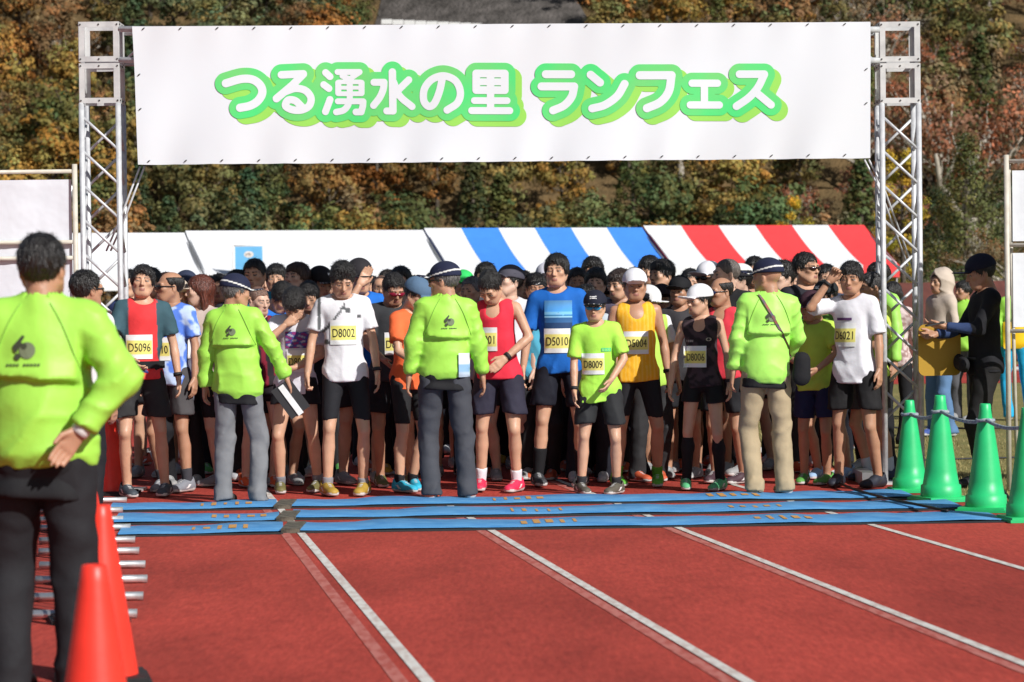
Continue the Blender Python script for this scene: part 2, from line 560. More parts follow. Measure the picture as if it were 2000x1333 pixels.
def headband_np():
    g = G((-.12, -.14, .0), (.12, .14, .09), .006)
    X, Y, Z = g.full()
    g.ell((0, .014, .035), (.083, .106, .098), .004)
    tilt = Z + .12 * Y
    g.D = np.maximum(g.D, np.abs(tilt - .04) - .019)
    V, Fq = g.nets()
    C = np.zeros((len(V), 4))
    x, y, z = V.T
    t = (x + .0) / .02
    C[(y < -.05) & (np.abs(x) < .022) & (np.abs(z + .12 * y - .036 - .012 * t * t * np.sign(t + .3)) < .0035)] = (.85, .85, .85, 1)
    return mesh_np('headband', V, Fq, True, C, (M_CLOTH,))
HEADBAND = headband_np()

# right hand hanging down from the wrist: palm towards -X, thumb towards -Y
def hand_np(curl, h=.0046):
    g = G((-.09, -.085, -.22), (.05, .06, .04), h)
    g.cone((0, 0, .03), (0, 0, -.02), .025, .024, .01, flat=(1, 0, 0), ff=.75)
    for y in (-.026, -.009, .009, .025):
        g.cone((0, y * .45, -.015), (0, y, -.085), .017, .0135, .014, flat=(1, 0, 0), ff=.85)
    ln = (.072, .082, .076, .058)
    for y, l in zip((-.030, -.010, .010, .029), ln):
        p = np.array((0, y, -.086)); a = curl * .35
        for seg, r in ((.46, .0092), (.32, .0084), (.26, .0074)):
            q = p + l * seg * np.array((-math.sin(a), 0, -math.cos(a)))
            g.cone(p, q, r, r * .93, .003)
            p = q; a += curl * (.75 + (.029 + y) * 3)
    g.cone((-.004, -.022, -.02), (-.014, -.050, -.062), .0145, .0115, .012)
    g.cone((-.014, -.050, -.062), (-.022, -.055, -.10), .0108, .0085, .004)
    return g.nets()
HANDS = {'relax': hand_np(.55, .0068), 'fist': hand_np(1.45, .0068), 'flat': hand_np(.15, .0068), 'relax_lo': hand_np(.55, .0095), 'fist_lo': hand_np(1.45, .0095), 'flat_lo': hand_np(.15, .0095)}

def shoe_np():
    g = G((-.075, -.22, -.005), (.075, .125, .15), .0062)
    g.cone((0, .06, .03), (0, -.13, .026), .036, .042, .02, flat=(0, 0, 1), ff=.8)
    g.cone((0, .065, .05), (0, -.02, .06), .036, .034, .03)
    g.cone((0, .05, .09), (0, .045, .05), .040, .042, .03)
    g.cone((0, -.02, .06), (0, -.145, .03), .034, .03, .03, flat=(0, 0, 1), ff=.8)
    g.cone((0, .04, .15), (0, .04, .07), .032, .034, .01, op='sub')
    X, Y, Z = g.full()
    g.D = np.maximum(g.D, .0 - Z + 0.001 + .02 * np.clip(-(Y + .11), 0, .1) / .1 * .6)
    V, Fq = g.nets()
    C = np.zeros((len(V), 4))
    x, y, z = V.T
    C[z < .024 + .006 * np.sin(30 * y)] = (.62, .62, .60, 1)
    C[z < .008] = (.05, .05, .05, 1)
    lace = (np.abs(x) < .014) & (z > .05) & (y > -.11) & (y < .0) & (np.sin(300 * y) > 0)
    C[lace] = (.7, .7, .7, 1)
    side = (np.abs(x) > .025) & (z > .032) & (z < .062) & (np.abs(y + .01 - (z - .045) * 1.2) < .016)
    C[side] = (.75, .75, .75, 1)
    V[:, 2] -= V[:, 2].min()
    return V, Fq, C
SV, SF, SCc = shoe_np()
SHOE = mesh_np('shoe', SV, SF, True, SCc, (M_SHOE,))
SCd = SCc.copy(); SCd[SCd[:, 0] > .3, :3] = (.03, .03, .032)
SHOE_DARK = mesh_np('shoe_dark', SV, SF, True, SCd, (M_SHOE,))

# ------------------------------------------------------------------ people
SKIN = (.60, .345, .225); SKIN_T = (.47, .25, .155); SKIN_P = (.66, .42, .31)
HBLACK = (.012, .010, .009); HBROWN = (.05, .022, .013); HRED = (.10, .026, .014); HGREY = (.12, .115, .11)
LIME = (.36, .72, .085)
def ik(a, t, l1, l2, hint):
    a = np.array(a, float); t = np.array(t, float)
    d = t - a; L_ = np.linalg.norm(d)
    if L_ > (l1 + l2) * .995:
        t = a + d / L_ * (l1 + l2) * .995; d = t - a; L_ = np.linalg.norm(d)
    if L_ < abs(l1 - l2) + .04:
        L_ = abs(l1 - l2) + .04
    u = d / np.linalg.norm(d)
    x = (l1 * l1 - l2 * l2 + L_ * L_) / (2 * L_)
    y = math.sqrt(max(l1 * l1 - x * x, 0))
    hnt = np.array(hint, float); hnt = hnt - u * (hnt @ u); hnt /= max(np.linalg.norm(hnt), 1e-6)
    return a + u * x + hnt * y, t
PEOPLE = []
def decal(shirt_bvh, cx, cz, w, hgt, nx, nz, S, side=-1, off=.006, cy=0.0, xdir=(1, 0, 0), rot=0.0):
    V = []
    last = side * .12 * S
    for j in range(nz + 1):
        for i in range(nx + 1):
            u = (i / nx - .5) * w; v = (j / nz - .5) * hgt
            u, v = u * math.cos(rot) - v * math.sin(rot), u * math.sin(rot) + v * math.cos(rot)
            x = (cx + u * (-side)) * S; z = (cz + v) * S
            hit = shirt_bvh.ray_cast(Vector((x, side * 1.0, z)), Vector((0, -side, 0)))
            y = hit[0].y if hit[0] is not None else last
            last = y
            V.append([x, y + side * off, z])
    V = np.array(V)
    Y = V[:, 1].reshape(nz + 1, nx + 1)
    for _ in range(2):   # paper bridges small folds
        Y2 = Y.copy(); Y2[:, 1:-1] = (Y[:, :-2] + Y[:, 1:-1] + Y[:, 2:]) / 3; Y = Y2
    Y = np.minimum(Y, V[:, 1].reshape(Y.shape)) if side < 0 else np.maximum(Y, V[:, 1].reshape(Y.shape))
    V[:, 1] = Y.ravel()
    Fq = [[j * (nx + 1) + i, j * (nx + 1) + i + 1, (j + 1) * (nx + 1) + i + 1, (j + 1) * (nx + 1) + i] for j in range(nz) for i in range(nx)]
    return V, np.array(Fq)
def decal_pts(V2, shirt_bvh, cx, cz, S, side, off):
    out = []
    last = side * .12 * S
    for u, v in V2:
        x = (cx + u * (-side)) * S; z = (cz + v) * S
        hit = shirt_bvh.ray_cast(Vector((x, side * 1.0, z)), Vector((0, -side, 0)))
        y = hit[0].y if hit[0] is not None else last
        last = y
        out.append((x, y + side * off, z))
    return out
def bib_col(n, bare=False):
    def f(u, v):
        if v > .27: return (.80, .83, .84) if v < .40 and abs(u) < .42 else (.82, .82, .82)
        if -.30 < v < .27: return (.80, .73, .20) if abs(u) < .47 else (.82, .82, .80)
        return (.80, .81, .80)
    return f

def person(px, d, label, yt=None, h=None, yaw=0, hy=0, hp=0, ht=0, lean=0, g=1.0, lod=0, skin=SKIN, hair='short', hcol=HBLACK,
           cap=None, capcol=(.02, .02, .03), glasses=None, band=None, head='hi', top='tee', topcol=(.5, .5, .5), pat=None, bottom='shorts', botcol=(.015, .015, .018),
           hem=None, ha=None, hb=None, ea=None, eb=None, handa='relax', handb='relax', ta=None, tb=None, feet=None, shoe=(.3, .3, .3), sock=None, sockh=.2, bib=None, bibpos=(0, 1.14),
           watch=None, dark=False, z0=.006, group='runners waiting at the start line', extra=None, shoemesh=None, sleeve=None, px_is_body=True, name='person', tail=None, slouch=None):
    if h is None:
        h = H + (yh(px) - yt) / (F / d) - (.022 if cap else .012)
    h = min(max(h, .8), 1.93)
    S = h / 1.72
    g = g * .93
    sd_ = (px * .37 + d * 5.1) % 6.28
    res = .0128 if lod == 0 else .0245
    cl, sl_ = math.cos(math.radians(lean)), math.sin(math.radians(lean))
    rr_ = random.Random(int(px * 13 + d * 100))
    rol = math.radians(rr_.uniform(1.2, 3.4) * rr_.choice((-1, 1))); swx = -.030 * math.copysign(1, rol) * rr_.uniform(.5, 1)
    if slouch is not None:
        rol = math.radians(slouch); swx = 0.0
    cr_, sr_ = math.cos(rol), math.sin(rol)
    def T(p):         # torso lean about the hips (forward is -Y), small sideways slouch
        x, y, z = p
        x, z = x * cr_ + (z - .95) * sr_ + swx, .95 - x * sr_ + (z - .95) * cr_
        y0, z0_ = y, z - .95
        return np.array((x, y0 * cl - z0_ * sl_, .95 + y0 * sl_ + z0_ * cl))
    AY = np.array((0, cl, sl_))
    feet = feet or ((-.10 - rr_.uniform(0, .05), rr_.uniform(-.06, .06), rr_.uniform(0, 22)), (.10 + rr_.uniform(0, .05), rr_.uniform(-.06, .06), -rr_.uniform(0, 22)))
    g = g * rr_.uniform(.95, 1.05)
    # joints
    hip = [np.array((s * .088 + swx, .0, .90 + s * .012 * math.copysign(1, rol))) for s in (-1, 1)]
    ank = [np.array((f[0], f[1] + .03, .085)) for f in feet]
    knee = []
    for i in (0, 1):
        k, t = ik(hip[i], ank[i], .425, .405, (0.0 + .25 * (-1, 1)[i], -1, 0))
        knee.append(k); ank[i] = t
    sho = [T((s * .160 * (.6 + .4 * g / .93), .012, 1.405)) for s in (-1, 1)]
    defa = [np.array((-.25, -.035, .835)), np.array((.25, -.035, .835))]
    tgt = [np.array(ha) if ha is not None else T(defa[0] + np.array((0, 0, 0))) if abs(lean) < 12 else np.array((-.2, -.25, .80)),
           np.array(hb) if hb is not None else T(defa[1]) if abs(lean) < 12 else np.array((.2, -.25, .80))]
    elb, wri = [], []
    for i, s in enumerate((-1, 1)):
        hint = (ea, eb)[i] or (s * .7, .75, -.2)
        e, t = ik(sho[i], tgt[i], .272, .245, hint)
        elb.append(e); wri.append(t)
    nb = T((0, .02, 1.45))
    Rh = rot_z(math.radians(hy)) @ rot_x(math.radians(lean * .4)) @ rot_x(math.radians(hp)) @ rot_y(math.radians(ht))
    hc = nb + rot_z(math.radians(hy * .5)) @ rot_x(math.radians(hp * .8)) @ np.array((0, -.018, .148))
    root = thing(name, label, 'person', (foot(px, d), d, z0), math.radians(yaw), group)
    PEOPLE.append(root)
    # ---- body: one surface, plus head and hands joined into the same mesh
    allp = np.array(hip + ank + knee + sho + elb + wri + [nb])
    lo = allp.min(0) - .17; hi = allp.max(0) + .17; lo[2] = .02
    g_ = G(lo, hi, .0165 if lod == 0 else .0235)
    def body_torso(q, e, k=.03):
        q.cone(T((-.055, 0, .93)), T((.055, 0, .93)), .100 * g + e, .100 * g + e, k, AY, .88)
        q.cone(T((0, -.008, .98)), T((0, -.005, 1.14)), .124 * g + e, .126 * g + e, k, AY, .76)
        q.cone(T((0, -.005, 1.14)), T((0, .0, 1.32)), .130 * g + e, .146 * (.5 + .5 * g) + e, k, AY, .70)
        q.cone(T((-.115, .012, 1.385)), T((.115, .012, 1.385)), .056 + e, .056 + e, k)
        for s in (-1, 1):
            q.cone(T((0, .02, 1.46)), T((s * .12, .015, 1.405)), .046 + e * .5, .045 + e, k)
    body_torso(g_, 0)
    g_.cone(nb - (0, 0, .03), hc + Rh @ np.array((0, .03, -.075)), .056, .052, .02)
    for i, s in enumerate((-1, 1)):
        g_.cone(sho[i], elb[i], .047 * g, .036 * g, .02)
        m = elb[i] * .72 + wri[i] * .28
        g_.cone(elb[i], m, .036 * g, .039 * g, .006); g_.cone(m, wri[i], .039 * g, .026, .006)
        if bottom == 'trousers':
            continue
        g_.cone(hip[i] + (0, 0, -.02), knee[i], .085 * g, .053 * g, .04)
        g_.ell(knee[i] + (0, -.022, .005), (.032 * g, .034 * g, .042), .014)
        m = knee[i] * .66 + ank[i] * .34 + (0, .016, 0)
        g_.cone(knee[i], m, .047 * g, .054 * g, .008); g_.cone(m, ank[i], .054 * g, .034, .008)
        g_.cone(ank[i], ank[i] + (0, -.03, -.03), .034, .03, .01)
    V, Fq = g_.nets()
    Cb = np.zeros((len(V), 4))
    hv, hf, hcx = HEADS['lo' if lod else head]
    parts = [(V, Fq, Cb), (hv @ Rh.T * 1.05 + hc, hf, hcx)]
    for i, s in enumerate((-1, 1)):
        if top == 'none':
            continue
        V2, F2 = HANDS[(handa, handb)[i] + ('_lo' if lod else '')]
        V2 = V2.copy(); F2 = F2.copy()
        if s < 0:
            V2[:, 0] *= -1; F2 = F2[:, ::-1]
        zz = -(wri[i] - elb[i]); zz /= np.linalg.norm(zz)
        th = np.array((ta, tb)[i] if (ta, tb)[i] is not None else (0, -1, .2), float)
        yy = -(th - zz * (th @ zz)); yy /= np.linalg.norm(yy)
        xx = np.cross(yy, zz)
        Rm = np.stack((xx, yy, zz), 1)
        parts.append((V2 @ Rm.T + wri[i], F2, np.zeros((len(V2), 4))))
    o_ = 0; VV, FF, CC = [], [], []
    for a, b, c in parts:
        VV.append(a * S); FF.append(b + o_); CC.append(c); o_ += len(a)
    ob('body', mesh_np('body', np.concatenate(VV), np.concatenate(FF), True, np.concatenate(CC), (M_SKIN,)), root, skin)
    Rm = Matrix(Rh.tolist())
    def on_head(nm, me, c, sc=1.0):
        o = ob(nm, me, root, c)
        M4 = Rm.to_4x4() @ Matrix.Scale(S * sc * 1.05, 4)
        M4.translation = Vector(hc * S)
        o.matrix_local = M4
        return o
    if hair:
        on_head('hair', HAIR[hair], hcol)
    if cap:
        on_head('cap', CAPS[cap], capcol)
    if glasses is not None:
        on_head('sunglasses', GLASSES, glasses)
    if band is not None:
        on_head('headband', HEADBAND, band)
    # ---- top
    sh_bvh = None
    if top != 'none':
        pts = np.array(sho + elb + [nb, T((0, 0, .80))] + (wri if top in ('jacket', 'long') else []))
        lo = pts.min(0) - .2; hi = pts.max(0) + .2
        q = G(lo, hi, res)
        X, Y, Z = q.full()
        e = {'tee': .017, 'singlet': .012, 'jacket': .032, 'long': .018}[top]
        hz = hem if hem is not None else {'tee': .84, 'singlet': .87, 'jacket': .855, 'long': .84}[top]
        body_torso(q, e, .035)
        q.cone(T((0, -.004, hz - .06)), T((0, 0, 1.15)), (.143 if top != 'jacket' else .155) * g + e * .6, .132 * g + e, .03, AY, .76)
        eb = {'shorts': .014, 'tights': .005, 'trousers': .010, 'brief': .009, None: 0}[bottom]
        for zz in (max(hz, .88), hz - .04):
            q.cone(T((-.058, 0, zz)), T((.058, 0, zz)), .100 * g + eb + .013, .100 * g + eb + .013, .02, AY, .92)
        if bottom and hz < .9:
            for zz in (.90, hz - .04):
                q.cone((swx - .058, 0, zz), (swx + .058, 0, zz), .100 * g + eb + .014, .100 * g + eb + .014, .02, (0, 1, 0), .94)
        if top == 'jacket':
            q.cone(T((0, -.006, hz + .06)), T((0, 0, 1.1)), .172 * g, .165 * g, .04, AY, .76)
        if top == 'singlet':
            for i, s in enumerate((-1, 1)):
                q.cone(T((s * .225, .01, 1.46)), T((s * .215, .005, 1.25)), .085, .055, .02, op='sub')
            q.cone(T((0, -.10, 1.52)), T((0, -.10, 1.40)), .085, .055, .02, op='sub')
            q.ell(T((0, .02, 1.50)), (.085, .085, .07), .02, op='sub')
        else:
            for i, s in enumerate((-1, 1)):
                ua = elb[i] - sho[i]; un = ua / np.linalg.norm(ua)
                if top == 'tee':
                    fr = sleeve or .72
                    end = sho[i] + ua * fr
                    q.cone(sho[i], sho[i] + ua * (fr + .15), .056 * g + .006, .068 * g + .006, .025, cut=(end, un))
                else:
                    r0 = .070 if top == 'jacket' else .055
                    q.cone(sho[i], elb[i], r0 * g, r0 * .93 * g, .04)
                    fa = wri[i] - elb[i]; fn = fa / np.linalg.norm(fa)
                    q.cone(elb[i], wri[i] + fn * .03, r0 * .93 * g, r0 * .66 * g, .03, cut=(wri[i] - fn * .012, fn))
                    if top == 'jacket':
                        q.ell(wri[i] - fn * .05, (.052, .052, .05), .03)
            if top == 'jacket':
                q.cone(T((0, .02, 1.45)), T((0, .006, 1.505)), .078, .072, .025, cut=(T((0, .01, 1.515)), T((0, 0, 2)) - T((0, 0, 1))))
                q.cone(T((0, .015, 1.49)), T((0, .0, 1.60)), .060, .064, .004, op='sub')
            else:
                q.ell(T((0, -.012, 1.487)), (.078, .092, .058), .012, op='sub')
        # folds
        amp = {'tee': .006, 'singlet': .004, 'jacket': .0085, 'long': .005}[top]
        f = 17.0 if top != 'jacket' else 13.0
        low = np.clip((1.45 - Z) / .5, .25, 1.2)
        q.D = q.D + amp * low * wav(X, Y, Z * .55, sd_, f) + .18 * amp * wav(X, Y, Z * .7, sd_ + 1, 2.1 * f)
        msk = .55 + .45 * np.sin(7 * X + 5 * Z + sd_) * np.sin(6 * Z - 9 * Y + 2 * sd_)
        tors = np.clip((.19 - np.abs(X)) / .04, 0, 1)
        if top == 'jacket':
            q.D = q.D - .015 * tors * low * msk * ridg(17 * X + 5 * Z + 1.5 * np.sin(7 * Z + sd_) + sd_)
            q.D = q.D - .013 * (1 - tors) * (.5 + .5 * msk) * ridg(34 * Z + 12 * X + 1.4 * np.sin(22 * X + 9 * Y + sd_)) + .004
            q.D = q.D - .010 * tors * msk * ridg(24 * Z + 9 * np.abs(X) + 1.2 * np.sin(9 * X + sd_)) * np.clip((1.15 - Z) / .1, 0, 1)
        else:
            k_ = 1.35 if top == 'tee' else .85
            q.D = q.D - .0105 * k_ * tors * low * msk * ridg(27 * X * (1 if math.sin(5 * sd_) > 0 else -1) + 11 * Z + 1.8 * np.sin(8 * Z + sd_) + sd_) + .002
            q.D = q.D - .008 * k_ * tors * (1 - msk) * ridg(19 * Z - 14 * np.abs(X) + 1.2 * np.sin(11 * X + sd_)) * np.clip((1.25 - Z) / .15, 0, 1)
            q.D = q.D - .006 * (1 - tors) * ridg(30 * Z + 22 * np.abs(X) + sd_)
        if top == 'jacket':
            # back yoke flap standing proud, elastic hem gathers
            back = np.clip((Y - .02) / .03, 0, 1) * np.clip((.165 - np.abs(X)) / .01, 0, 1)
            zf = 1.185 + .012 * np.sin(9 * X + sd_)
            q.D = q.D - back * np.clip((Z - zf) / .006, 0, 1) * np.clip((1.40 - Z) / .2, 0, 1) * .034
            q.D = q.D + back * np.clip((zf - Z) / .006, 0, 1) * np.clip((Z - zf + .10) / .08, 0, 1) * .008
            q.D = q.D + np.clip((hz + .05 - Z) / .05, 0, 1) * (.022 + .004 * np.sin(70 * X))
        # hem plane follows the torso
        n = T((0, 0, 2)) - T((0, 0, 1)); c0 = T((0, 0, hz))
        tor = ((X - c0[0]) * n[0] + (Y - c0[1]) * n[1] + (Z - c0[2]) * n[2]) + .006 * np.sin(14 * X + sd_) 
        # keep arms that hang below the hem
        arm = np.full(q.D.shape, 1.0, np.float32)
        if top in ('jacket', 'long'):
            A = G(lo, hi, res); A.ax = q.ax; A.D = arm
            for i in (0, 1):
                A.cone(elb[i], wri[i], .085, .07, 0)
                A.cone(sho[i], elb[i], .085, .085, 0)
            arm = A.D
            q.D = np.maximum(q.D, np.minimum(-tor, np.maximum(arm, -.0) * 1.0 + 0))
        else:
            q.D = np.maximum(q.D, -tor)
        V, Fq = q.nets()
        C = pat(V) if pat else None
        mt = M_JACKET if top == 'jacket' else M_CLOTH
        nm = {'tee': 't_shirt', 'singlet': 'singlet', 'jacket': 'jacket', 'long': 'shirt'}[top]
        me = mesh_np(nm, V * S, Fq, True, C, (mt,))
        so = ob(nm, me, root, topcol)
        if tail is not None:               # dark shirt tail showing below the jacket
            q2 = G((-.26, -.26, tail - .03), (.26, .26, hz + .12), .012)
            for zz in (hz + .04, tail):
                q2.cone(T((-.058, 0, zz)), T((.058, 0, zz)), .100 * g + .019, .100 * g + .019, .01, AY, .94)
            X2, Y2, Z2 = q2.full()
            q2.D = q2.D + .003 * np.sin(24 * X2 + 9 * Y2)
            q2.D = np.maximum(np.maximum(q2.D, tail + .008 * np.sin(9 * X2) - Z2), Z2 - hz - .05)
            V2, F2 = q2.nets()
            ob('shirt_tail', mesh_np('shirt_tail', V2 * S, F2, True, None, (M_CLOTH,)), root, (.014, .014, .016))
        if bib or extra:
            sh_bvh = BVHTree.FromPolygons([tuple(v) for v in V * S], Fq.tolist())
    # ---- bottom
    if bottom:
        pts = np.array(hip + knee + ([*ank] if bottom == 'trousers' else []))
        lo = pts.min(0) - .2; hi = pts.max(0) + .2; hi[2] = 1.12
        if bottom == 'trousers':
            lo[2] = -.02
        q = G(lo, hi, res * 1.2)
        X, Y, Z = q.full()
        e = {'shorts': .014, 'tights': .005, 'trousers': .010, 'brief': .009}[bottom]
        q.cone((swx - .058, 0, .93), (swx + .058, 0, .93), .100 * g + e, .100 * g + e, .02, (0, 1, 0), .9)
        q.cone((swx, 0, .93), (swx, 0, 1.06), .122 * g + e * .4, .118 * g, .02, (0, 1, 0), .76)
        zh = {'shorts': .60, 'tights': .56, 'trousers': .03, 'brief': .74}[bottom] if hem is None or bottom == 'trousers' else {'shorts': .60, 'tights': .56, 'brief': .74}[bottom]
        for i, s in enumerate((-1, 1)):
            if bottom == 'trousers':
                q.cone(hip[i], knee[i], .096 * g + .004, .076 * g, .02)
                a2 = ank[i] + (0, -.0, -.06)
                q.cone(knee[i], a2, .076 * g, .072 * g, .01)
                q.cone(a2 + (0, 0, .05), a2 + (0, 0, -.03), .072, .078, .01)
            elif bottom == 'tights':
                q.cone(hip[i] + (0, 0, -.02), knee[i], .088 * g + e, .054 * g + e, .04)
            else:
                kk = hip[i] + (knee[i] - hip[i]) * .8
                q.cone(hip[i], kk + (s * .012, 0, 0), .094 * g + e * .4, .092 * g + e * .8, .02)
        amp = {'shorts': .005, 'tights': .001, 'trousers': .0055, 'brief': .003}[bottom]
        q.D = q.D + amp * wav(X, Y, Z * .8, sd_ + 2, 19.0) + amp * .4 * wav(X, Y, Z * 1.6, sd_, 30.0)
        if bottom == 'trousers':
            wp = 2.2 * np.sin(5.3 * Z + 11 * X + sd_) + 1.4 * np.sin(13 * Y + 3.1 * Z + 2 * sd_)
            zone = np.clip(np.exp(-((Z - .46) / .13) ** 2) + np.exp(-((Z - .84) / .08) ** 2) + 1.2 * np.clip((.20 - Z) / .1, 0, 1), 0, 1)
            q.D = q.D - .011 * zone * ridg(13 * Z + 11 * np.abs(X) + wp) + .0015
            q.D = q.D - .005 * ridg(20 * X + 4 * Z + .6 * wp) * np.clip((.8 - Z) / .2, 0, 1)
        elif bottom == 'shorts':
            q.D = q.D - .010 * ridg(24 * X + 6 * Z + 9 * Y + sd_) * np.clip((.95 - Z) / .2, 0, 1) + .002
        q.D = np.maximum(np.maximum(q.D, zh + .008 * np.sin(16 * X + sd_) - Z), Z - 1.04)
        V, Fq = q.nets()
        ob('trousers' if bottom == 'trousers' else 'shorts', mesh_np('shorts', V * S, Fq, True, None, (M_CLOTH,)), root, botcol)
    # ---- socks, shoes
    for i in (0, 1):
        if sock is not None:
            q = G(ank[i] - .12, np.maximum(ank[i], knee[i]) + .12, res)
            top_ = ank[i] + (knee[i] - ank[i]) * (sockh / .4)
            m = knee[i] * .68 + ank[i] * .32 + (0, .018, 0)
            n = (knee[i] - ank[i]) / np.linalg.norm(knee[i] - ank[i])
            q.cone(knee[i], m, .050 * g + .004, .056 * g + .005, .03); q.cone(m, ank[i], .056 * g + .005, .040, .03)
            X, Y, Z = q.full()
            q.D = np.maximum(q.D, (X - top_[0]) * n[0] + (Y - top_[1]) * n[1] + (Z - top_[2]) * n[2])
            q.D = np.maximum(q.D, .05 - Z)
            V, Fq = q.nets()
            if len(V):
                ob('sock', mesh_np('sock', V * S, Fq, True, None, (M_CLOTH,)), root, sock)
        s = ob('shoe', shoemesh or SHOE, root, shoe)
        s.location = (ank[i][0] * S, (ank[i][1] - (.05 if bottom == 'trousers' else .03)) * S, max(ank[i][2] - .085, 0) * S)
        s.rotation_euler = (0, 0, math.radians(feet[i][2]))
        s.scale = (S, S, S)
    if watch is not None:
        i = watch
        fa = wri[i] - elb[i]; fa /= np.linalg.norm(fa)
        c = wri[i] - fa * .018
        mb = MB().tube([(c - fa * .013) * S, (c + fa * .013) * S], .034 * S, 14)
        w = mb.build('watch', M_INK, root, True)
    # ---- bib
    if bib:
        bx, bz = bibpos
        V, Fq = decal(sh_bvh, bx, bz, .195, .18, 26, 24, S, -1, .007)
        f = bib_col(0)
        C = np.array([(*f(i / 26 - .5, j / 24 - .5), 1) for j in range(25) for i in range(27)])
        b = ob('bib', mesh_np('bib', V, Fq, True, C, (M_PRINT,)), root)
        TV, TF = text_mesh(bib)
        w = max(v[0] for v in TV) - min(v[0] for v in TV)
        hh = max(v[1] for v in TV) - min(v[1] for v in TV)
        y0 = (max(v[1] for v in TV) + min(v[1] for v in TV)) / 2
        sx, sy = .162 / w, .062 / hh
        P2 = decal_pts([(v[0] * sx, (v[1] - y0) * sy - .004) for v in TV], sh_bvh, bx, bz, S, -1, .0)
        # the figures lie on the bib paper
        bb = BVHTree.FromPolygons([tuple(v) for v in V], Fq.tolist())
        P3 = []
        for p in P2:
            hit = bb.ray_cast(Vector((p[0], -1, p[2])), Vector((0, 1, 0)))
            P3.append((p[0], (hit[0].y if hit[0] is not None else p[1] - .007) - .0025, p[2]))
        ob('number', mesh_py('number', P3, TF, M_INK), b)
    if extra:
        extra(root, sh_bvh, S, dict(elb=elb, wri=wri, sho=sho, hc=hc, T=T, knee=knee, ank=ank))
    return root
# ------------------------------------------------------------------ setting
random.seed(7); RNG = np.random.default_rng(7)
def sheet(name, pts, z, m, kind='structure', **kw):
    return ob(name, mesh_py(name, [(p[0], p[1], z) for p in pts], [list(range(len(pts)))], m), kind=kind, **kw)
M_GRASS = mat('dry_grass', rough=.9, spec=.1)
c, _, v = noise_mix(M_GRASS, (.30, .25, .10), (.20, .19, .07), 1.3, 8, .3, .7)
L(M_GRASS, c, BS(M_GRASS).inputs['Base Color']); bump(M_GRASS, v, 40, .8, .03)
M_TRACK = mat('red_running_track', rough=.85, spec=.2)
tc = N(M_TRACK, 'ShaderNodeTexCoord')
n1 = N(M_TRACK, 'ShaderNodeTexNoise'); n1.inputs['Scale'].default_value = 38; n1.inputs['Detail'].default_value = 6; n1.inputs['Roughness'].default_value = .8
n2 = N(M_TRACK, 'ShaderNodeTexNoise'); n2.inputs['Scale'].default_value = .8; n2.inputs['Detail'].default_value = 7; n2.inputs['Roughness'].default_value = .65
mp = N(M_TRACK, 'ShaderNodeMapping'); mp.inputs['Scale'].default_value = (1.0, .35, 1); mp.inputs['Rotation'].default_value = (0, 0, -.14)
mp1 = N(M_TRACK, 'ShaderNodeMapping'); mp1.inputs['Scale'].default_value = (1, .16, 1)
L(M_TRACK, tc.outputs['Object'], mp1.inputs[0]); L(M_TRACK, mp1.outputs[0], n1.inputs['Vector']); L(M_TRACK, tc.outputs['Object'], mp.inputs[0]); L(M_TRACK, mp.outputs[0], n2.inputs['Vector'])
r1 = N(M_TRACK, 'ShaderNodeValToRGB'); r1.color_ramp.elements[0].color = (.28, .033, .025, 1); r1.color_ramp.elements[1].color = (.60, .085, .058, 1)
r1.color_ramp.elements[0].position = .26; r1.color_ramp.elements[1].position = .74
L(M_TRACK, n1.outputs['Fac'], r1.inputs[0])
r2 = N(M_TRACK, 'ShaderNodeMapRange'); r2.inputs[1].default_value = .34; r2.inputs[2].default_value = .60; r2.inputs[3].default_value = .66; r2.inputs[4].default_value = 1.04
L(M_TRACK, n2.outputs['Fac'], r2.inputs[0])
mu = N(M_TRACK, 'ShaderNodeMix', data_type='RGBA', blend_type='MULTIPLY'); mu.inputs['Factor'].default_value = 1
L(M_TRACK, r1.outputs[0], mu.inputs[6]); L(M_TRACK, r2.outputs[0], mu.inputs[7]); L(M_TRACK, mu.outputs[2], BS(M_TRACK).inputs['Base Color'])
bump(M_TRACK, tc.outputs['Object'], 300, .6, .004)
def line_mat(name, A, B):
    m = mat(name, rough=.8)
    c, _, v = noise_mix(m, A, B, 24, 8, .38, .58, stretch=(1, .25, 1))
    L(m, c, BS(m).inputs['Base Color']); bump(m, v, 300, .5, .003)
    return m
M_LINE = line_mat('worn_white_line_paint', (.54, .45, .40), (.68, .65, .60))
M_OLDLINE = line_mat('faded_old_line_paint', (.40, .075, .055), (.50, .16, .13))

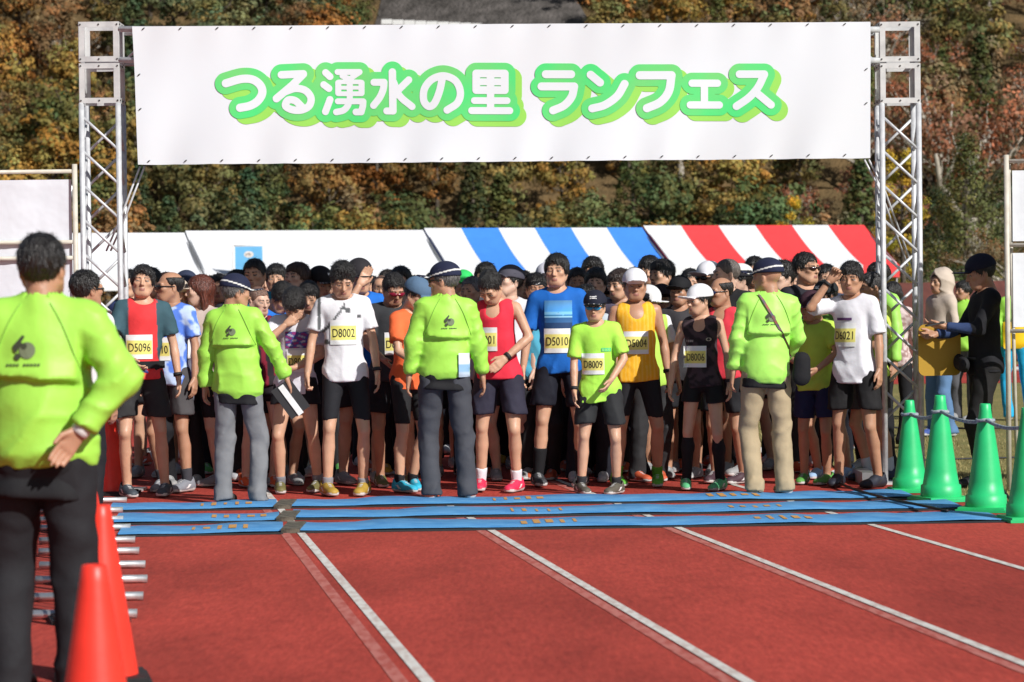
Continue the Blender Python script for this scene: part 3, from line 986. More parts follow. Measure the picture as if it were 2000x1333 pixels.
sheet('ground', [(-900, -40), (900, -40), (900, 1500), (-900, 1500)], 0, M_GRASS)
VPX = 205.0
def lane_x(k, y):
    """x of lane line k at depth y; the lanes run towards the photo's vanishing point"""
    x0 = foot([590, 965, 1335, 1720, 2100][k], H * F / (1040 - yh(1100)))
    y0 = H * F / (1040 - yh(1100))
    sl = (VPX - 1000) / F
    return x0 + sl * (y - y0)
sl = (VPX - 1000) / F
y_a, y_b = -10, 46
sheet('running_track', [(lane_x(4, y_a) - 30, y_a), (lane_x(4, y_a), y_a), (lane_x(4, y_b), y_b), (lane_x(4, y_b) - 40, y_b)], .004, M_TRACK)
sheet('far_running_track', [(-70, 46.5), (70, 46.5), (70, 58), (-70, 58)], .004, M_TRACK)
for k in range(5):
    w = .026
    sheet('lane_line', [(lane_x(k, y_a) - w, y_a), (lane_x(k, y_a) + w, y_a), (lane_x(k, y_b) + w, y_b), (lane_x(k, y_b) - w, y_b)], .008, M_LINE)
    if k < 3:
        o = -.105 if k == 0 else -.07
        sheet('old_lane_line', [(lane_x(k, y_a) - .03 + o * 1.0, y_a), (lane_x(k, y_a) + .03 + o, y_a), (lane_x(k, y_b) + .03 + o, y_b), (lane_x(k, y_b) - .03 + o, y_b)], .0065, M_OLDLINE)
# grass blades on the infield beside the arch
def grass_patch():
    V, Fc = [], []
    for _ in range(9000):
        y = random.uniform(20.5, 34)
        x = lane_x(4, y) + .08 + abs(random.gauss(0, 1.6))
        a = random.uniform(0, 6.28); hh = random.uniform(.015, .04); w = .004
        dx, dy = math.cos(a), math.sin(a)
        n = len(V)
        V += [(x - dx * w, y - dy * w, .001), (x + dx * w, y + dy * w, .001), (x + dy * hh * .5, y - dx * hh * .5, hh)]
        Fc.append((n, n + 1, n + 2))
    m = mat('grass_blade', (.30, .25, .10), .8)
    o = ob('grass', mesh_py('grass', V, Fc, m), kind='stuff')
    o['label'] = 'short dry grass on the infield beside the track'; o['category'] = 'grass'
grass_patch()
# white kerb rail on the far track, maroon panel fence behind it
M_WHITE = mat('white_paint', (.74, .74, .72), .5)
c, _, v = noise_mix(M_WHITE, (.66, .66, .64), (.78, .78, .77), 14, 5)
L(M_WHITE, c, BS(M_WHITE).inputs['Base Color'])
k = thing('track_kerb_rail', 'long white kerb rail along the far side of the running track', 'rail', (0, 51, 0))
for i in range(14):
    x = -12 + i * 4
    MB().tube([(x, 0, .10), (x + 3.96, 0, .10)], .045, 8).build('rail_section', M_WHITE, k, True)
    MB().box((x + .05, -.03, 0), (x + .12, .03, .09)).build('rail_foot', M_WHITE, k)
M_MAROON = mat('maroon_fence_panel', rough=.6)
c, _, v = noise_mix(M_MAROON, (.10, .026, .02), (.15, .042, .03), 5, 5)
L(M_MAROON, c, BS(M_MAROON).inputs['Base Color'])
k = thing('panel_fence', 'maroon panel fence beyond the far track and below the trees', 'fence', (0, 60.5, 0))
for i in range(16):
    x = 2 + i * 1.5
    MB().box((x, -.02, .05), (x + 1.46, .02, 1.72 + .02 * (i % 2))).build('panel', M_MAROON, k)
    MB().box((x - .05, -.05, 0), (x + .01, -.023, 1.78)).build('post', M_MAROON, k)

# ------------------------------------------------------------------ hill and trees
HB = 150.0
def hill_z(x, y):
    t = max(0.0, y - HB)
    return t * .52 * min(1, t / 10) + 1.2 * math.sin(x * .11 + 1) * min(1, t / 15) + .8 * math.sin(x * .23 + y * .17) * min(1, t / 15)
M_HILL = mat('leaf_litter_slope', rough=.95, spec=.1)
c, _, v = noise_mix(M_HILL, (.08, .06, .03), (.20, .13, .06), .7, 8, .3, .7)
L(M_HILL, c, BS(M_HILL).inputs['Base Color']); bump(M_HILL, v, 6, 1, .2)
nx, ny = 70, 60
V = [(-110 + 220 * i / nx, 120 + 220 * j / ny, hill_z(-110 + 220 * i / nx, 120 + 220 * j / ny) - .02 - (.3 if j == 0 else 0)) for j in range(ny + 1) for i in range(nx + 1)]
Fc = [[j * (nx + 1) + i, j * (nx + 1) + i + 1, (j + 1) * (nx + 1) + i + 1, (j + 1) * (nx + 1) + i] for j in range(ny) for i in range(nx)]
ob('hillside', mesh_py('hillside', V, Fc, M_HILL, True), kind='structure')
M_BARK = mat('bark', rough=.9)
c, _, v = noise_mix(M_BARK, (.06, .045, .032), (.15, .12, .09), 6, 6, stretch=(3, 3, .6))
L(M_BARK, c, BS(M_BARK).inputs['Base Color']); bump(M_BARK, v, 20, .8, .02)
M_BARKP = mat('pale_bark', rough=.85)
c, _, v = noise_mix(M_BARKP, (.26, .225, .18), (.44, .40, .33), 5, 6)
L(M_BARKP, c, BS(M_BARKP).inputs['Base Color'])

def leaves(cents, n, size, spread, rng, hue, flat=.0):
    """leaf-sized quads around the cluster centres, each cluster with its own tint"""
    k = len(cents)
    ci = rng.integers(0, k, n)
    d = rng.normal(size=(n, 3)); d /= np.linalg.norm(d, axis=1)[:, None]
    r = spread[ci] * rng.random(n) ** .45
    P = cents[ci] + d * r[:, None] * np.array((1, 1, .75))
    cdir = P - cents.mean(0); cdir = cdir / np.maximum(np.linalg.norm(cdir, axis=1)[:, None], .1)
    nrm = .65 * d + .7 * cdir + rng.normal(size=(n, 3)) * .30 + np.array((0, 0, .2)); nrm /= np.linalg.norm(nrm, axis=1)[:, None]
    t = np.cross(nrm, rng.normal(size=(n, 3))); t /= np.linalg.norm(t, axis=1)[:, None]
    b = np.cross(nrm, t)
    s = size * rng.uniform(.55, 1.25, n)[:, None]
    Q = np.stack([P - t * s * .6, P - b * s * .38, P + t * s * .7, P + b * s * .38], 1).reshape(-1, 3)
    F_ = np.arange(n * 4).reshape(n, 4)
    C = np.zeros((n, 4))
    tint = .78 * rng.uniform(.72, 1.25, k)[ci] * rng.uniform(.86, 1.14, n)
    sh = rng.uniform(-1, 1, k)[ci]
    C[:, 0] = hue[0] * tint * (1 + .28 * sh); C[:, 1] = hue[1] * tint * (1 - .04 * sh); C[:, 2] = hue[2] * tint * (1 - .2 * sh)
    C[:, 3] = 1
    return Q, F_, np.repeat(C, 4, 0)
def limb(mb, p, dirn, ln, r, rng, depth, ends, up_bias=.25, nseg=3):
    pts = [p]; rs = [r]
    q = Vector(p); dd = Vector(dirn).normalized()
    for i in range(nseg):
        dd = (dd + Vector(rng.normal(size=3)) * .16 + Vector((0, 0, up_bias * .15))).normalized()
        q = q + dd * (ln / nseg)
        pts.append(tuple(q)); rs.append(r * (1 - .62 * (i + 1) / nseg))
    mb.tube(pts, rs, 5 if r < .08 else 7)
    if depth > 0:
        for i in range(3 if depth > 1 else 3):
            a = rng.uniform(0, 6.28); t = rng.uniform(.45, 1.0)
            base = Vector(pts[min(int(t * nseg), nseg)])
            nd = (dd + Vector((math.cos(a), math.sin(a), rng.uniform(-.1, .6))) * .9).normalized()
            limb(mb, tuple(base), nd, ln * rng.uniform(.5, .72), max(rs[-1], r * .42), rng, depth - 1, ends, up_bias)
    else:
        ends.append(pts[-1])
        ends.append(pts[-2])
def tree_meshes(kind, seed, hue, bark, near=False):
    nl, ls = (3.4, .48) if near else (1, 1)
    rng = np.random.default_rng(seed)
    mb = MB(); ends = []
    if kind == 'broad':
        Ht = 6.8
        mb.tube([(0, 0, -.4), (.05, 0, 1.2), (.0, .1, 2.6), (.05, 0, 4.6)], [.19, .15, .12, .06], 8)
        for i in range(8):
            a = i * 2.4 + rng.uniform(-.3, .3); z = rng.uniform(1.6, 4.4)
            limb(mb, (.03, .03, z), (math.cos(a), math.sin(a), rng.uniform(.35, 1)), rng.uniform(1.3, 2.2), .065, rng, 1, ends)
        cents = [e for e in ends] + [(rng.normal() * 1.1, rng.normal() * 1.1, rng.uniform(1.0, 6.6)) for _ in range(40)]
        cents = np.array(cents); cents[:, :2] *= np.clip(1.25 - np.abs(cents[:, 2:3] - 3.8) / 6, .5, 1.2)
        Q = leaves(cents, int(3000 * nl), .235 * ls, rng.uniform(.35, .9, len(cents)), rng, hue)
    elif kind == 'conifer':
        mb.tube([(0, 0, -.4), (0, 0, 3), (.03, 0, 7.6)], [.19, .13, .03], 8)
        cents, sp = [], []
        for i in range(90):
            z = 1.0 + 6.9 * (i / 90)
            r = ((2.3 if near else 1.75) * (1 - (z - 1) / 7.2) + .12) * rng.uniform(.55, 1.05); a = i * 2.4
            cents.append((r * math.cos(a), r * math.sin(a), z - r * .12)); sp.append((.30 + .22 * (1 - z / 8)) * (1.5 if near else 1))
            if i % 3 == 0:
                mb.tube([(0, 0, z), (r * .9 * math.cos(a), r * .9 * math.sin(a), z - r * .1)], [.03, .01], 4)
        Q = leaves(np.array(cents), int(2600 * nl), .22 * ls, np.array(sp), rng, hue)
    elif kind == 'ginkgo':
        mb.tube([(0, 0, -.4), (0, 0, 3), (.03, 0, 6.6)], [.15, .1, .03], 8)
        cents = []
        for i in range(46):
            z = 1.0 + 5.9 * rng.random(); r = 1.15 * math.sqrt(max(.05, 1 - ((z - 3.2) / 4.2) ** 2)) * rng.uniform(.3, 1); a = rng.uniform(0, 6.28)
            cents.append((r * math.cos(a), r * math.sin(a), z))
            if i % 2 == 0:
                mb.tube([(0, 0, z - .5), (r * math.cos(a), r * math.sin(a), z)], [.035, .01], 4)
        Q = leaves(np.array(cents), int(2200 * nl), .19 * ls, rng.uniform(.25, .5, 46), rng, hue)
    else:   # sparse: bare pale limbs with a few leaves left
        mb.tube([(0, 0, -.4), (.1, 0, 1.5), (.0, .1, 2.8)], [.24, .2, .16], 8)
        for i in range(7):
            a = i * .9 + rng.uniform(-.3, .3)
            limb(mb, (.02, .05, rng.uniform(1.8, 2.8)), (math.cos(a), math.sin(a), rng.uniform(.35, 1.1)), rng.uniform(2.0, 2.9), .11, rng, 2, ends, .2)
        cents = np.array(ends)
        Q = leaves(cents, int(1500 * nl), .18 * ls, rng.uniform(.3, .6, len(cents)), rng, hue)
    crown = mesh_np('crown_' + kind, Q[0], Q[1], False, Q[2], (M_LEAF,))
    trunk = mesh_py('trunk_' + kind, mb.v, mb.f, bark, True)
    return crown, trunk
HUES = {'orange': (.38, .185, .05), 'amber': (.38, .25, .06), 'olive': (.25, .205, .065), 'green': (.135, .165, .052), 'dark': (.075, .105, .042),
        'brown': (.30, .185, .085), 'rust': (.36, .145, .075), 'yellow': (.75, .50, .05), 'moss': (.19, .185, .075)}
PROTO = {}
sd0 = 11
for hname in ('orange', 'amber', 'olive', 'green', 'brown', 'moss'):
    for v in range(2):
        sd0 += 1
        PROTO[('broad', hname, v)] = tree_meshes('broad', sd0, HUES[hname], M_BARK)
for v in range(2):
    PROTO[('conifer', 'dark', v)] = tree_meshes('conifer', 50 + v, HUES['dark'], M_BARK)
    PROTO[('conifer', 'green', v)] = tree_meshes('conifer', 60 + v, HUES['green'], M_BARK)
    PROTO[('ginkgo', 'yellow', v)] = tree_meshes('ginkgo', 70 + v, HUES['yellow'], M_BARK)
    PROTO[('sparse', 'rust', v)] = tree_meshes('sparse', 80 + v, HUES['rust'], M_BARKP)
    PROTO[('sparse', 'brown', v)] = tree_meshes('sparse', 90 + v, HUES['brown'], M_BARKP)
for v in range(2):
    PROTO[('conifer', 'dark', v + 2)] = tree_meshes('conifer', 150 + v, (.085, .115, .045), M_BARK, True)
    PROTO[('conifer', 'green', v + 2)] = tree_meshes('conifer', 160 + v, (.155, .165, .052), M_BARK, True)
    PROTO[('ginkgo', 'yellow', v + 2)] = tree_meshes('ginkgo', 170 + v, HUES['yellow'], M_BARK, True)
    PROTO[('sparse', 'rust', v + 2)] = tree_meshes('sparse', 180 + v, HUES['rust'], M_BARKP, True)
    PROTO[('sparse', 'brown', v + 2)] = tree_meshes('sparse', 190 + v, HUES['brown'], M_BARKP, True)
KINDN = {'broad': 'broadleaf_tree', 'conifer': 'cedar_tree', 'ginkgo': 'ginkgo_tree', 'sparse': 'bare_tree'}
TLAB = {('broad', 'orange'): 'broadleaf tree with orange autumn leaves on the hillside', ('broad', 'amber'): 'broadleaf tree with golden amber leaves on the hillside',
        ('broad', 'olive'): 'broadleaf tree turning olive green on the hillside', ('broad', 'green'): 'broadleaf tree with green leaves on the hillside',
        ('broad', 'brown'): 'broadleaf tree with dull brown leaves on the hillside', ('broad', 'moss'): 'broadleaf tree with moss green leaves on the hillside',
        ('conifer', 'dark'): 'dark evergreen cedar on the hillside', ('conifer', 'green'): 'mid green conical cedar on the hillside',
        ('ginkgo', 'yellow'): 'slender bright yellow ginkgo tree behind the striped tents', ('sparse', 'rust'): 'half bare tree with last rust red leaves',
        ('sparse', 'brown'): 'half bare tree with few brown leaves'}
def tree(kind, hue, v, x, y, s, rz, z=None, label=None):
    cr, tr = PROTO[(kind, hue, v)]
    if label is None and z is None:
        px_ = 1000 + x / y * F
        zone = ('behind the left arch tower' if px_ < 330 else 'behind the white tents' if px_ < 830 else 'behind the blue striped tent' if px_ < 1260 else 'behind the red striped tent' if px_ < 1700 else 'behind the right arch tower')
        lev = 'low' if y < 163 else 'halfway uphill' if y < 186 else 'high uphill'
        label = TLAB[(kind, hue)].replace(' on the hillside', '') + ' ' + lev + ', ' + zone
    r = thing(KINDN[kind], label or TLAB[(kind, hue)], 'tree', (x, y, hill_z(x, y) - .05 if z is None else z), rz, 'autumn trees on the hillside' if z is None else 'trees at the foot of the hill')
    r.scale = (s, s, s * random.uniform(.92, 1.12))
    b_ = random.uniform(.62, 1.18); w_ = random.uniform(-.10, .10)
    ob('crown', cr, r, (b_ * (1 + w_), b_, b_ * (1 - w_))); ob('trunk', tr, r)
    return r
def pick(px):
    """the wood's colours change along the slope as in the photograph"""
    u = random.random()
    if px < 250:
        t = [(.30, ('broad', 'orange')), (.46, ('broad', 'olive')), (.62, ('broad', 'brown')), (.78, ('broad', 'green')), (.9, ('broad', 'amber')), (1, ('sparse', 'brown'))]
    elif px < 640:
        t = [(.36, ('broad', 'moss')), (.58, ('broad', 'green')), (.76, ('conifer', 'dark')), (.88, ('broad', 'olive')), (.97, ('broad', 'brown')), (1, ('broad', 'orange'))]
    elif px < 860:
        t = [(.36, ('broad', 'orange')), (.58, ('broad', 'olive')), (.72, ('broad', 'brown')), (.86, ('broad', 'amber')), (1, ('broad', 'green'))]
    elif px < 1320:
        t = [(.28, ('broad', 'olive')), (.50, ('broad', 'amber')), (.66, ('broad', 'moss')), (.82, ('conifer', 'green')), (.92, ('broad', 'orange')), (1, ('broad', 'green'))]
    elif px < 1560:
        t = [(.28, ('broad', 'olive')), (.50, ('sparse', 'brown')), (.68, ('broad', 'brown')), (.84, ('broad', 'amber')), (1, ('conifer', 'green'))]
    else:
        t = [(.40, ('sparse', 'rust')), (.58, ('sparse', 'brown')), (.74, ('broad', 'brown')), (.88, ('conifer', 'green')), (1, ('broad', 'olive'))]
    for a, b in t:
        if u <= a:
            return b
row = 0
y = 146.0
while y < 208:
    half = 1000 / F * y + 4
    x = -half + (row % 2) * 1.9
    while x < half:
        xx = x + random.uniform(-.9, .9); yy = y + random.uniform(-1.4, 1.4)
        pxx = 1000 + xx / yy * F
        kd, hu = pick(pxx)
        if 745 < pxx < 1135 and 171 < yy < 193:      # open bank below the hill road
            x += 3.4
            continue
        if yy < 158 and random.random() < .45:
            kd, hu = random.choice((('broad', 'green'), ('broad', 'moss'), ('conifer', 'dark')))
        tree(kd, hu, random.randrange(2), xx, yy, random.uniform(.72, 1.08), random.uniform(0, 6.28))
        x += 3.4
    y += 4.4; row += 1
# nearer trees at the foot of the hill, right of the arch
for px, d, kd, hu, v, s, lab in (
        (1890, 96, 'conifer', 'green', 0, .86, 'tall green conifer right of the arch tower'),
        (1835, 104, 'conifer', 'dark', 1, .72, 'dark conifer just behind the right arch tower'),
        (1965, 100, 'conifer', 'dark', 0, .78, 'dark green conifer behind the right banner frame'),
        (1545, 108, 'ginkgo', 'yellow', 0, .72, None), (1765, 100, 'ginkgo', 'yellow', 1, .95, 'bright yellow ginkgo seen through the right arch tower'),
        (1715, 106, 'ginkgo', 'yellow', 0, .6, 'small yellow ginkgo beside the red striped tent'),
        (1905, 112, 'sparse', 'rust', 0, 1.9, 'large bare tree with pale branches and rust leaves above conifers'),
        (1985, 84, 'sparse', 'brown', 1, .72, 'small leafless tree beside the right banner frame')):
    tree(kd, hu, v + 2, foot(px, d), d, s, px * .7, 0.0, lab)
# bare grey bank below the road
M_BANK = mat('grey_bank', rough=.95, spec=.1)
c, _, v = noise_mix(M_BANK, (.055, .05, .045), (.14, .125, .115), .9, 8, .3, .7)
L(M_BANK, c, BS(M_BANK).inputs['Base Color']); bump(M_BANK, v, 4, 1, .2)
V = []; nb_ = 24
for j in range(9):
    for i in range(nb_ + 1):
        yy = 172 + 24 * j / 8; pxx = 742 + 400 * i / nb_ + 14 * math.sin(j * 2.1)
        xx = (pxx - 1000) / F * yy
        V.append((xx, yy, hill_z(xx, yy) + .12))
ob('hill_bank', mesh_py('hill_bank', V, [[j * (nb_ + 1) + i, j * (nb_ + 1) + i + 1, (j + 1) * (nb_ + 1) + i + 1, (j + 1) * (nb_ + 1) + i] for j in range(8) for i in range(nb_)], M_BANK, True), kind='structure')
# guard rail of the road on the hill
k = thing('guard_rail', 'white road guard rail high on the wooded slope', 'guard rail', (0, 0, 0))
for i in range(9):
    p = at(745 + i * 22, 43 + i * 1.0, 186); q = at(745 + i * 22 + 21, 44 + i, 186)
    MB().box((p.x, 185.97, p.z - .16), (q.x, 186.03, p.z + .16)).build('rail_section', M_WHITE, k)
    MB().box((p.x, 186.04, hill_z(p.x, 186) - .1 if hill_z(p.x, 186) < p.z - .3 else p.z - 1.2), (p.x + .12, 186.16, p.z + .1)).build('post', M_WHITE, k)

# ------------------------------------------------------------------ tents
def cloth_mat(name, A, rough=.7, trans=0):
    m = mat(name, A, rough, spec=.3)
    c, _, v = noise_mix(m, tuple(a * .93 for a in A), A, 3, 4, .3, .7)
    L(m, c, BS(m).inputs['Base Color']); bump(m, v, 3, .5, .04)
    return m
M_TWHITE = cloth_mat('tent_white', (.72, .735, .75))
M_TBLUE = cloth_mat('tent_blue', (.055, .245, .78))
M_TRED = cloth_mat('tent_red', (.80, .055, .06))
M_TBLUE_SHADED = cloth_mat('tent_blue_shaded', (.02, .05, .22))  # blue tent's gable edge, its shade painted in as a darker blue
M_STEEL = mat('galvanised_steel', (.45, .46, .47), .4, .8)
def tent(name, label, p0, p1, ang, mats, gable, hd=1.9):
    th = math.tan(math.radians(ang))
    def on_row(px):                        # the row of tents runs slightly away to the right
        k = (px - 1000) / F
        y = (69.0 - foot(1044, 69.0) * th) / (1 - k * th)
        return Vector((k * y, y, 0))
    a, b = on_row(p0), on_row(p1)
    mid = (a + b) / 2; rl = (b - a).length; d = mid.y
    pm = (p0 + p1) / 2
    zr = at(pm, 455 - (pm - 190) * 17 / 1500, d).z; ze = zr - 1.05
    r = thing(name, label, 'tent', (mid.x, d, 0), math.radians(ang), 'event tents behind the crowd')
    n = len(mats)
    for i, m in enumerate(mats):
        x0 = -rl / 2 + rl * i / n; x1 = x0 + rl / n - .004
        for sgn in (-1, 1):
            mb = MB(); K = 8
            for t in range(K + 1):
                u = t / K
                sag = .07 * math.sin(math.pi * u)
                for xx, off in ((x0, 0), ((x0 + x1) / 2, .012), (x1, 0)):
                    mb.v.append((xx, sgn * hd * u, zr + (ze - zr) * u - sag - off * math.sin(math.pi * u)))
            for t in range(K):
                for j in (0, 1):
                    a = t * 3 + j
                    mb.f.append([a, a + 1, a + 4, a + 3])
            o = mb.build('roof_panel', m, r, True)
            mb = MB().box((x0, sgn * (hd + .004) - .004, ze - .30), (x1, sgn * (hd + .004) + .004, ze + .01))
            mb.build('valance', m, r)
    for sx in (-1, 1):
        X = sx * (rl / 2 + .005)
        for sy in (-1, 1):
            mb = MB()
            mb.v = [(X, 0, zr - .01), (X, sy * hd, ze - .01), (X, sy * hd, ze - .26), (X, 0, zr - .26)]
            mb.f = [[0, 1, 2, 3]]
            mb.build('gable_valance', gable, r)
        for yy in (-hd + .05, hd - .05):
            MB().tube([(sx * (rl / 2 - .06), yy, 0), (sx * (rl / 2 - .06), yy, ze - .02)], .024, 8).build('pole', M_STEEL, r, True)
        MB().tube([(sx * (rl / 2 - .03), -hd + .02, ze - .02), (sx * (rl / 2 - .03), 0, zr - .06), (sx * (rl / 2 - .03), hd - .02, ze - .02)], .02, 8).build('rafter', M_STEEL, r, True)
    for yy in (-hd + .05, hd - .05):
        MB().tube([(0, yy, 0), (0, yy, ze - .02)], .024, 8).build('pole', M_STEEL, r, True)
    return r
A_ = 20
tent('event_tent', 'red and white striped event tent roof', 1259, 1690, A_, [M_TWHITE, M_TRED] * 3, M_TRED)
tent('event_tent', 'blue and white striped event tent roof', 831, 1257, A_, [M_TWHITE, M_TBLUE] * 3, M_TBLUE_SHADED)
tent('event_tent', 'white event tent next to the blue striped tent', 365, 829, A_, [M_TWHITE] * 3, M_TWHITE)
tent('event_tent', 'white event tent behind the left arch tower', -100, 363, A_, [M_TWHITE] * 3, M_TWHITE)
# pale blue flag hung in front of the white tent
p = at(486, 506, 64)
k = thing('hanging_flag', 'light blue flag with a small crest hung before the white tent', 'flag', (p.x, 64, 0))
M_FLAG = cloth_mat('flag_blue', (.16, .50, .86)); M_CREST = mat('crest_print', (.30, .24, .23), .8)
MB().box((-.31, -.006, 1.98), (.31, .006, p.z + .28)).build('cloth', M_FLAG, k)
mb = MB(); mb.v = [(.10 * math.cos(t) * 1.1, -.0085, p.z + .10 + .075 * math.sin(t)) for t in np.linspace(0, 6.28, 18, endpoint=False)]; mb.f = [list(range(18))]
mb.build('crest_ground', M_WHITE, k)
for a in range(4):
    MB().box((-.07 + .035 * a, -.0125, p.z + .07 + .02 * (a % 2)), (-.05 + .035 * a, -.0105, p.z + .12 + .012 * (a % 3))).build('crest_mark', M_CREST, k)
MB().tube([(-.36, 0, 0), (-.36, 0, p.z + .33)], .02, 8).build('pole', M_WHITE, k, True)
MB().tube([(-.36, 0, p.z + .30), (.33, 0, p.z + .30)], .012, 8).build('crossbar', M_WHITE, k, True)

# ------------------------------------------------------------------ the start arch
M_ALU = mat('aluminium_truss', (.72, .73, .75), .40, .2)
c, _, v = noise_mix(M_ALU, (.52, .53, .55), (.68, .69, .70), 18, 5)
L(M_ALU, c, BS(M_ALU).inputs['Base Color']); bump(M_ALU, v, 60, .25, .003)
M_PLATE = mat('brushed_aluminium_plate', (.74, .74, .74), .45, .2)
c, _, v = noise_mix(M_PLATE, (.50, .50, .50), (.66, .66, .65), 9, 6)
L(M_PLATE, c, BS(M_PLATE).inputs['Base Color'])
M_BOLT = mat('dark_bolt', (.08, .08, .08), .5, .6)
DA = 22.3
def zpix(px, py, d=DA):
    return at(px, py, d).z
TOWERS = []
def tower(px0, px1, label):
    xc = (at(px0, 500, DA).x + at(px1, 500, DA).x) / 2
    w = .29
    r = thing('arch_tower', label, 'truss tower', (xc, DA + w / 2, .004), 0, 'truss towers of the start arch')
    pxm = (px0 + px1) / 2
    ztop = zpix(pxm, 43) - .004
    zb = zpix(pxm, 203)                    # bottom of the two corner blocks
    hw = w / 2 + .012
    R_ = .0225
    c4 = [(-w / 2, -w / 2), (w / 2, -w / 2), (w / 2, w / 2), (-w / 2, w / 2)]
    for x, y in c4:
        MB().tube([(x, y, .02), (x, y, zb)], R_, 12).build('chord', M_ALU, r, True)
    pitch = .272
    n = int((zb - .3) / pitch)
    for s in range(4):
        (xa, ya), (xb, yb) = c4[s], c4[(s + 1) % 4]
        for i in range(n):
            z1 = zb - .1 - i * pitch; z0 = z1 - pitch * 1.0
            a, b = ((xa, ya), (xb, yb)) if (i + s) % 2 == 0 else ((xa, ya), (xb, yb))
            up_ = True
            p0 = (a[0], a[1], z1 if up_ else z0); p1 = (b[0], b[1], z0 if up_ else z1)
            MB().tube([p0, p1], .0115, 8).build('brace', M_ALU, r, True)
    zm = (ztop + zb) / 2
    for z0, z1 in ((zb, zm - .006), (zm + .006, ztop)):
        blk = ob('corner_block', mesh_py('corner_block', [], []), r)
        for a in range(4):                 # four flat frames with square openings
            mb = MB()
            bar = .042
            zo = [(z0, z0 + bar), (z1 - bar, z1)]
            rot = Matrix.Rotation(a * math.pi / 2, 4, 'Z')
            mb.box((-hw, -hw - .004, z0), (hw, -hw + .004, z0 + bar)); mb.box((-hw, -hw - .004, z1 - bar), (hw, -hw + .004, z1))
            mb.box((-hw, -hw - .004, z0 + bar + .0005), (-hw + bar, -hw + .004, z1 - bar - .0005)); mb.box((hw - bar, -hw - .004, z0 + bar + .0005), (hw, -hw + .004, z1 - bar - .0005))
            off = .0003 * a
            mb.v = [tuple(rot @ Vector((x * (1 - off), y, z))) for x, y, z in mb.v]
            mb.build('frame_plate', M_PLATE, blk)
            mb = MB()
            for t in (-.5, 0, .5):
                for zz in (z0 + bar / 2, z1 - bar / 2):
                    mb.tube([(t * w, -hw - .0115, zz), (t * w, -hw - .004, zz)], .007, 6)
            mb.v = [tuple(rot @ Vector(q)) for q in mb.v]
            mb.build('bolts', M_BOLT, blk)
    MB().box((-.28, -.28, 0), (.28, .28, .018)).build('base_plate', M_PLATE, r)
    for sx in ((-1, 1) if px0 > 1000 else ()):
        MB().box((sx * .30 - .05, -.32, .0), (sx * .30 + .05, .32, .10)).build('base_beam', M_STEEL, r)
    TOWERS.append((xc, ztop, zb, hw))
    return r
tower(160, 238, 'square aluminium truss tower left of the start banner')
tower(1722, 1800, 'square aluminium truss tower right of the start banner')
(xl, ztl, zbl, hw), (xr, ztr, zbr, _) = TOWERS
k = thing('arch_crossbeam', 'horizontal aluminium truss beam between the arch towers behind banner', 'truss beam', (0, DA + .145, 0))
def lerp_z(x, a, b):
    return a + (b - a) * (x - xl) / (xr - xl)
for yy in (-.145, .145):
    for off in (.055, .30):
        MB().tube([(xl + hw + .002, yy, ztl - off), (xr - hw - .002, yy, ztr - off)], .024, 12).build('chord', M_ALU, k, True)
n = 22
for i in range(n):
    xa = xl + hw + .05 + (xr - xl - 2 * hw - .1) * i / n; xb = xl + hw + .05 + (xr - xl - 2 * hw - .1) * (i + 1) / n
    za, zb2 = (.055, .30) if i % 2 else (.30, .055)
    for yy in (-.145, .145):
        MB().tube([(xa, yy, lerp_z(xa, ztl, ztr) - za), (xb, yy, lerp_z(xb, ztl, ztr) - zb2)], .011, 8).build('brace', M_ALU, k, True)
k = thing('stay_rod', 'thin pair of stay rods from the left banner corner to tower', 'rod', (0, 0, 0))
def stay(k, pts):
    for dx in (0, .035):
        MB().tube([(p.x + dx, p.y + .05, p.z) for p in pts], .008, 8).build('rod', M_ALU, k, True)
stay(k, [at(272, 325, DA), at(232, 430, DA + .1), at(206, 490, DA + .25)])
k = thing('stay_rod', 'thin pair of stay rods from the right banner corner to tower', 'rod', (0, 0, 0))
stay(k, [at(1690, 312, DA), at(1722, 375, DA + .1), at(1775, 520, DA + .27)])

# banner: photo corners on the plane y = YB
YB = DA - .075
cTL, cTR, cBL, cBR = at(258, 52, YB), at(1700, 43, YB), at(270, 322, YB), at(1700, 309, YB)
def ban(u, v, off=0.0):
    p = (cTL * (1 - u) + cTR * u) * (1 - v) + (cBL * (1 - u) + cBR * u) * v
    rip = .016 * math.sin(23 * u + 2 * v) * v + .010 * math.sin(61 * u + 1.5 + 3 * v) * v * v + .012 * math.sin(9 * u + 5 * v) + .004 * math.sin(97 * u + 4 * v) * (abs(v - .5) * 2) ** 2 + .010 * math.sin(30 * (u + v * .2)) * math.exp(-((min(u, 1 - u)) / .05) ** 2)
    e = .012 * abs(math.sin(math.pi * 20 * u)) 
    return Vector((p.x, YB + rip - off, p.z - e * v * .25 * (1 if v > .98 else 0)))
def banpx(px, py, off):
    u = (px - 258) / 1442.0; v = (py - (52 - 9 * u)) / (270 - 4 * u)
    u = (px - (258 + 12 * v)) / (1442 - 12 * v)
    return ban(u, v, off)
M_BAN = mat('banner_vinyl', (.80, .80, .81), .45, spec=.4)
c, _, v = noise_mix(M_BAN, (.715, .745, .785), (.735, .76, .795), 1, 2)
L(M_BAN, c, BS(M_BAN).inputs['Base Color']); bump(M_BAN, v, 2, .10, .02)
bn = thing('start_banner', 'wide white start banner with green outlined Japanese lettering', 'banner', (0, YB, 0))
nu, nv = 240, 30
V = [ban(i / nu, j / nv) - Vector((0, YB, 0)) for j in range(nv + 1) for i in range(nu + 1)]
Fc = [[(j + 1) * (nu + 1) + i, (j + 1) * (nu + 1) + i + 1, j * (nu + 1) + i + 1, j * (nu + 1) + i] for j in range(nv) for i in range(nu)]
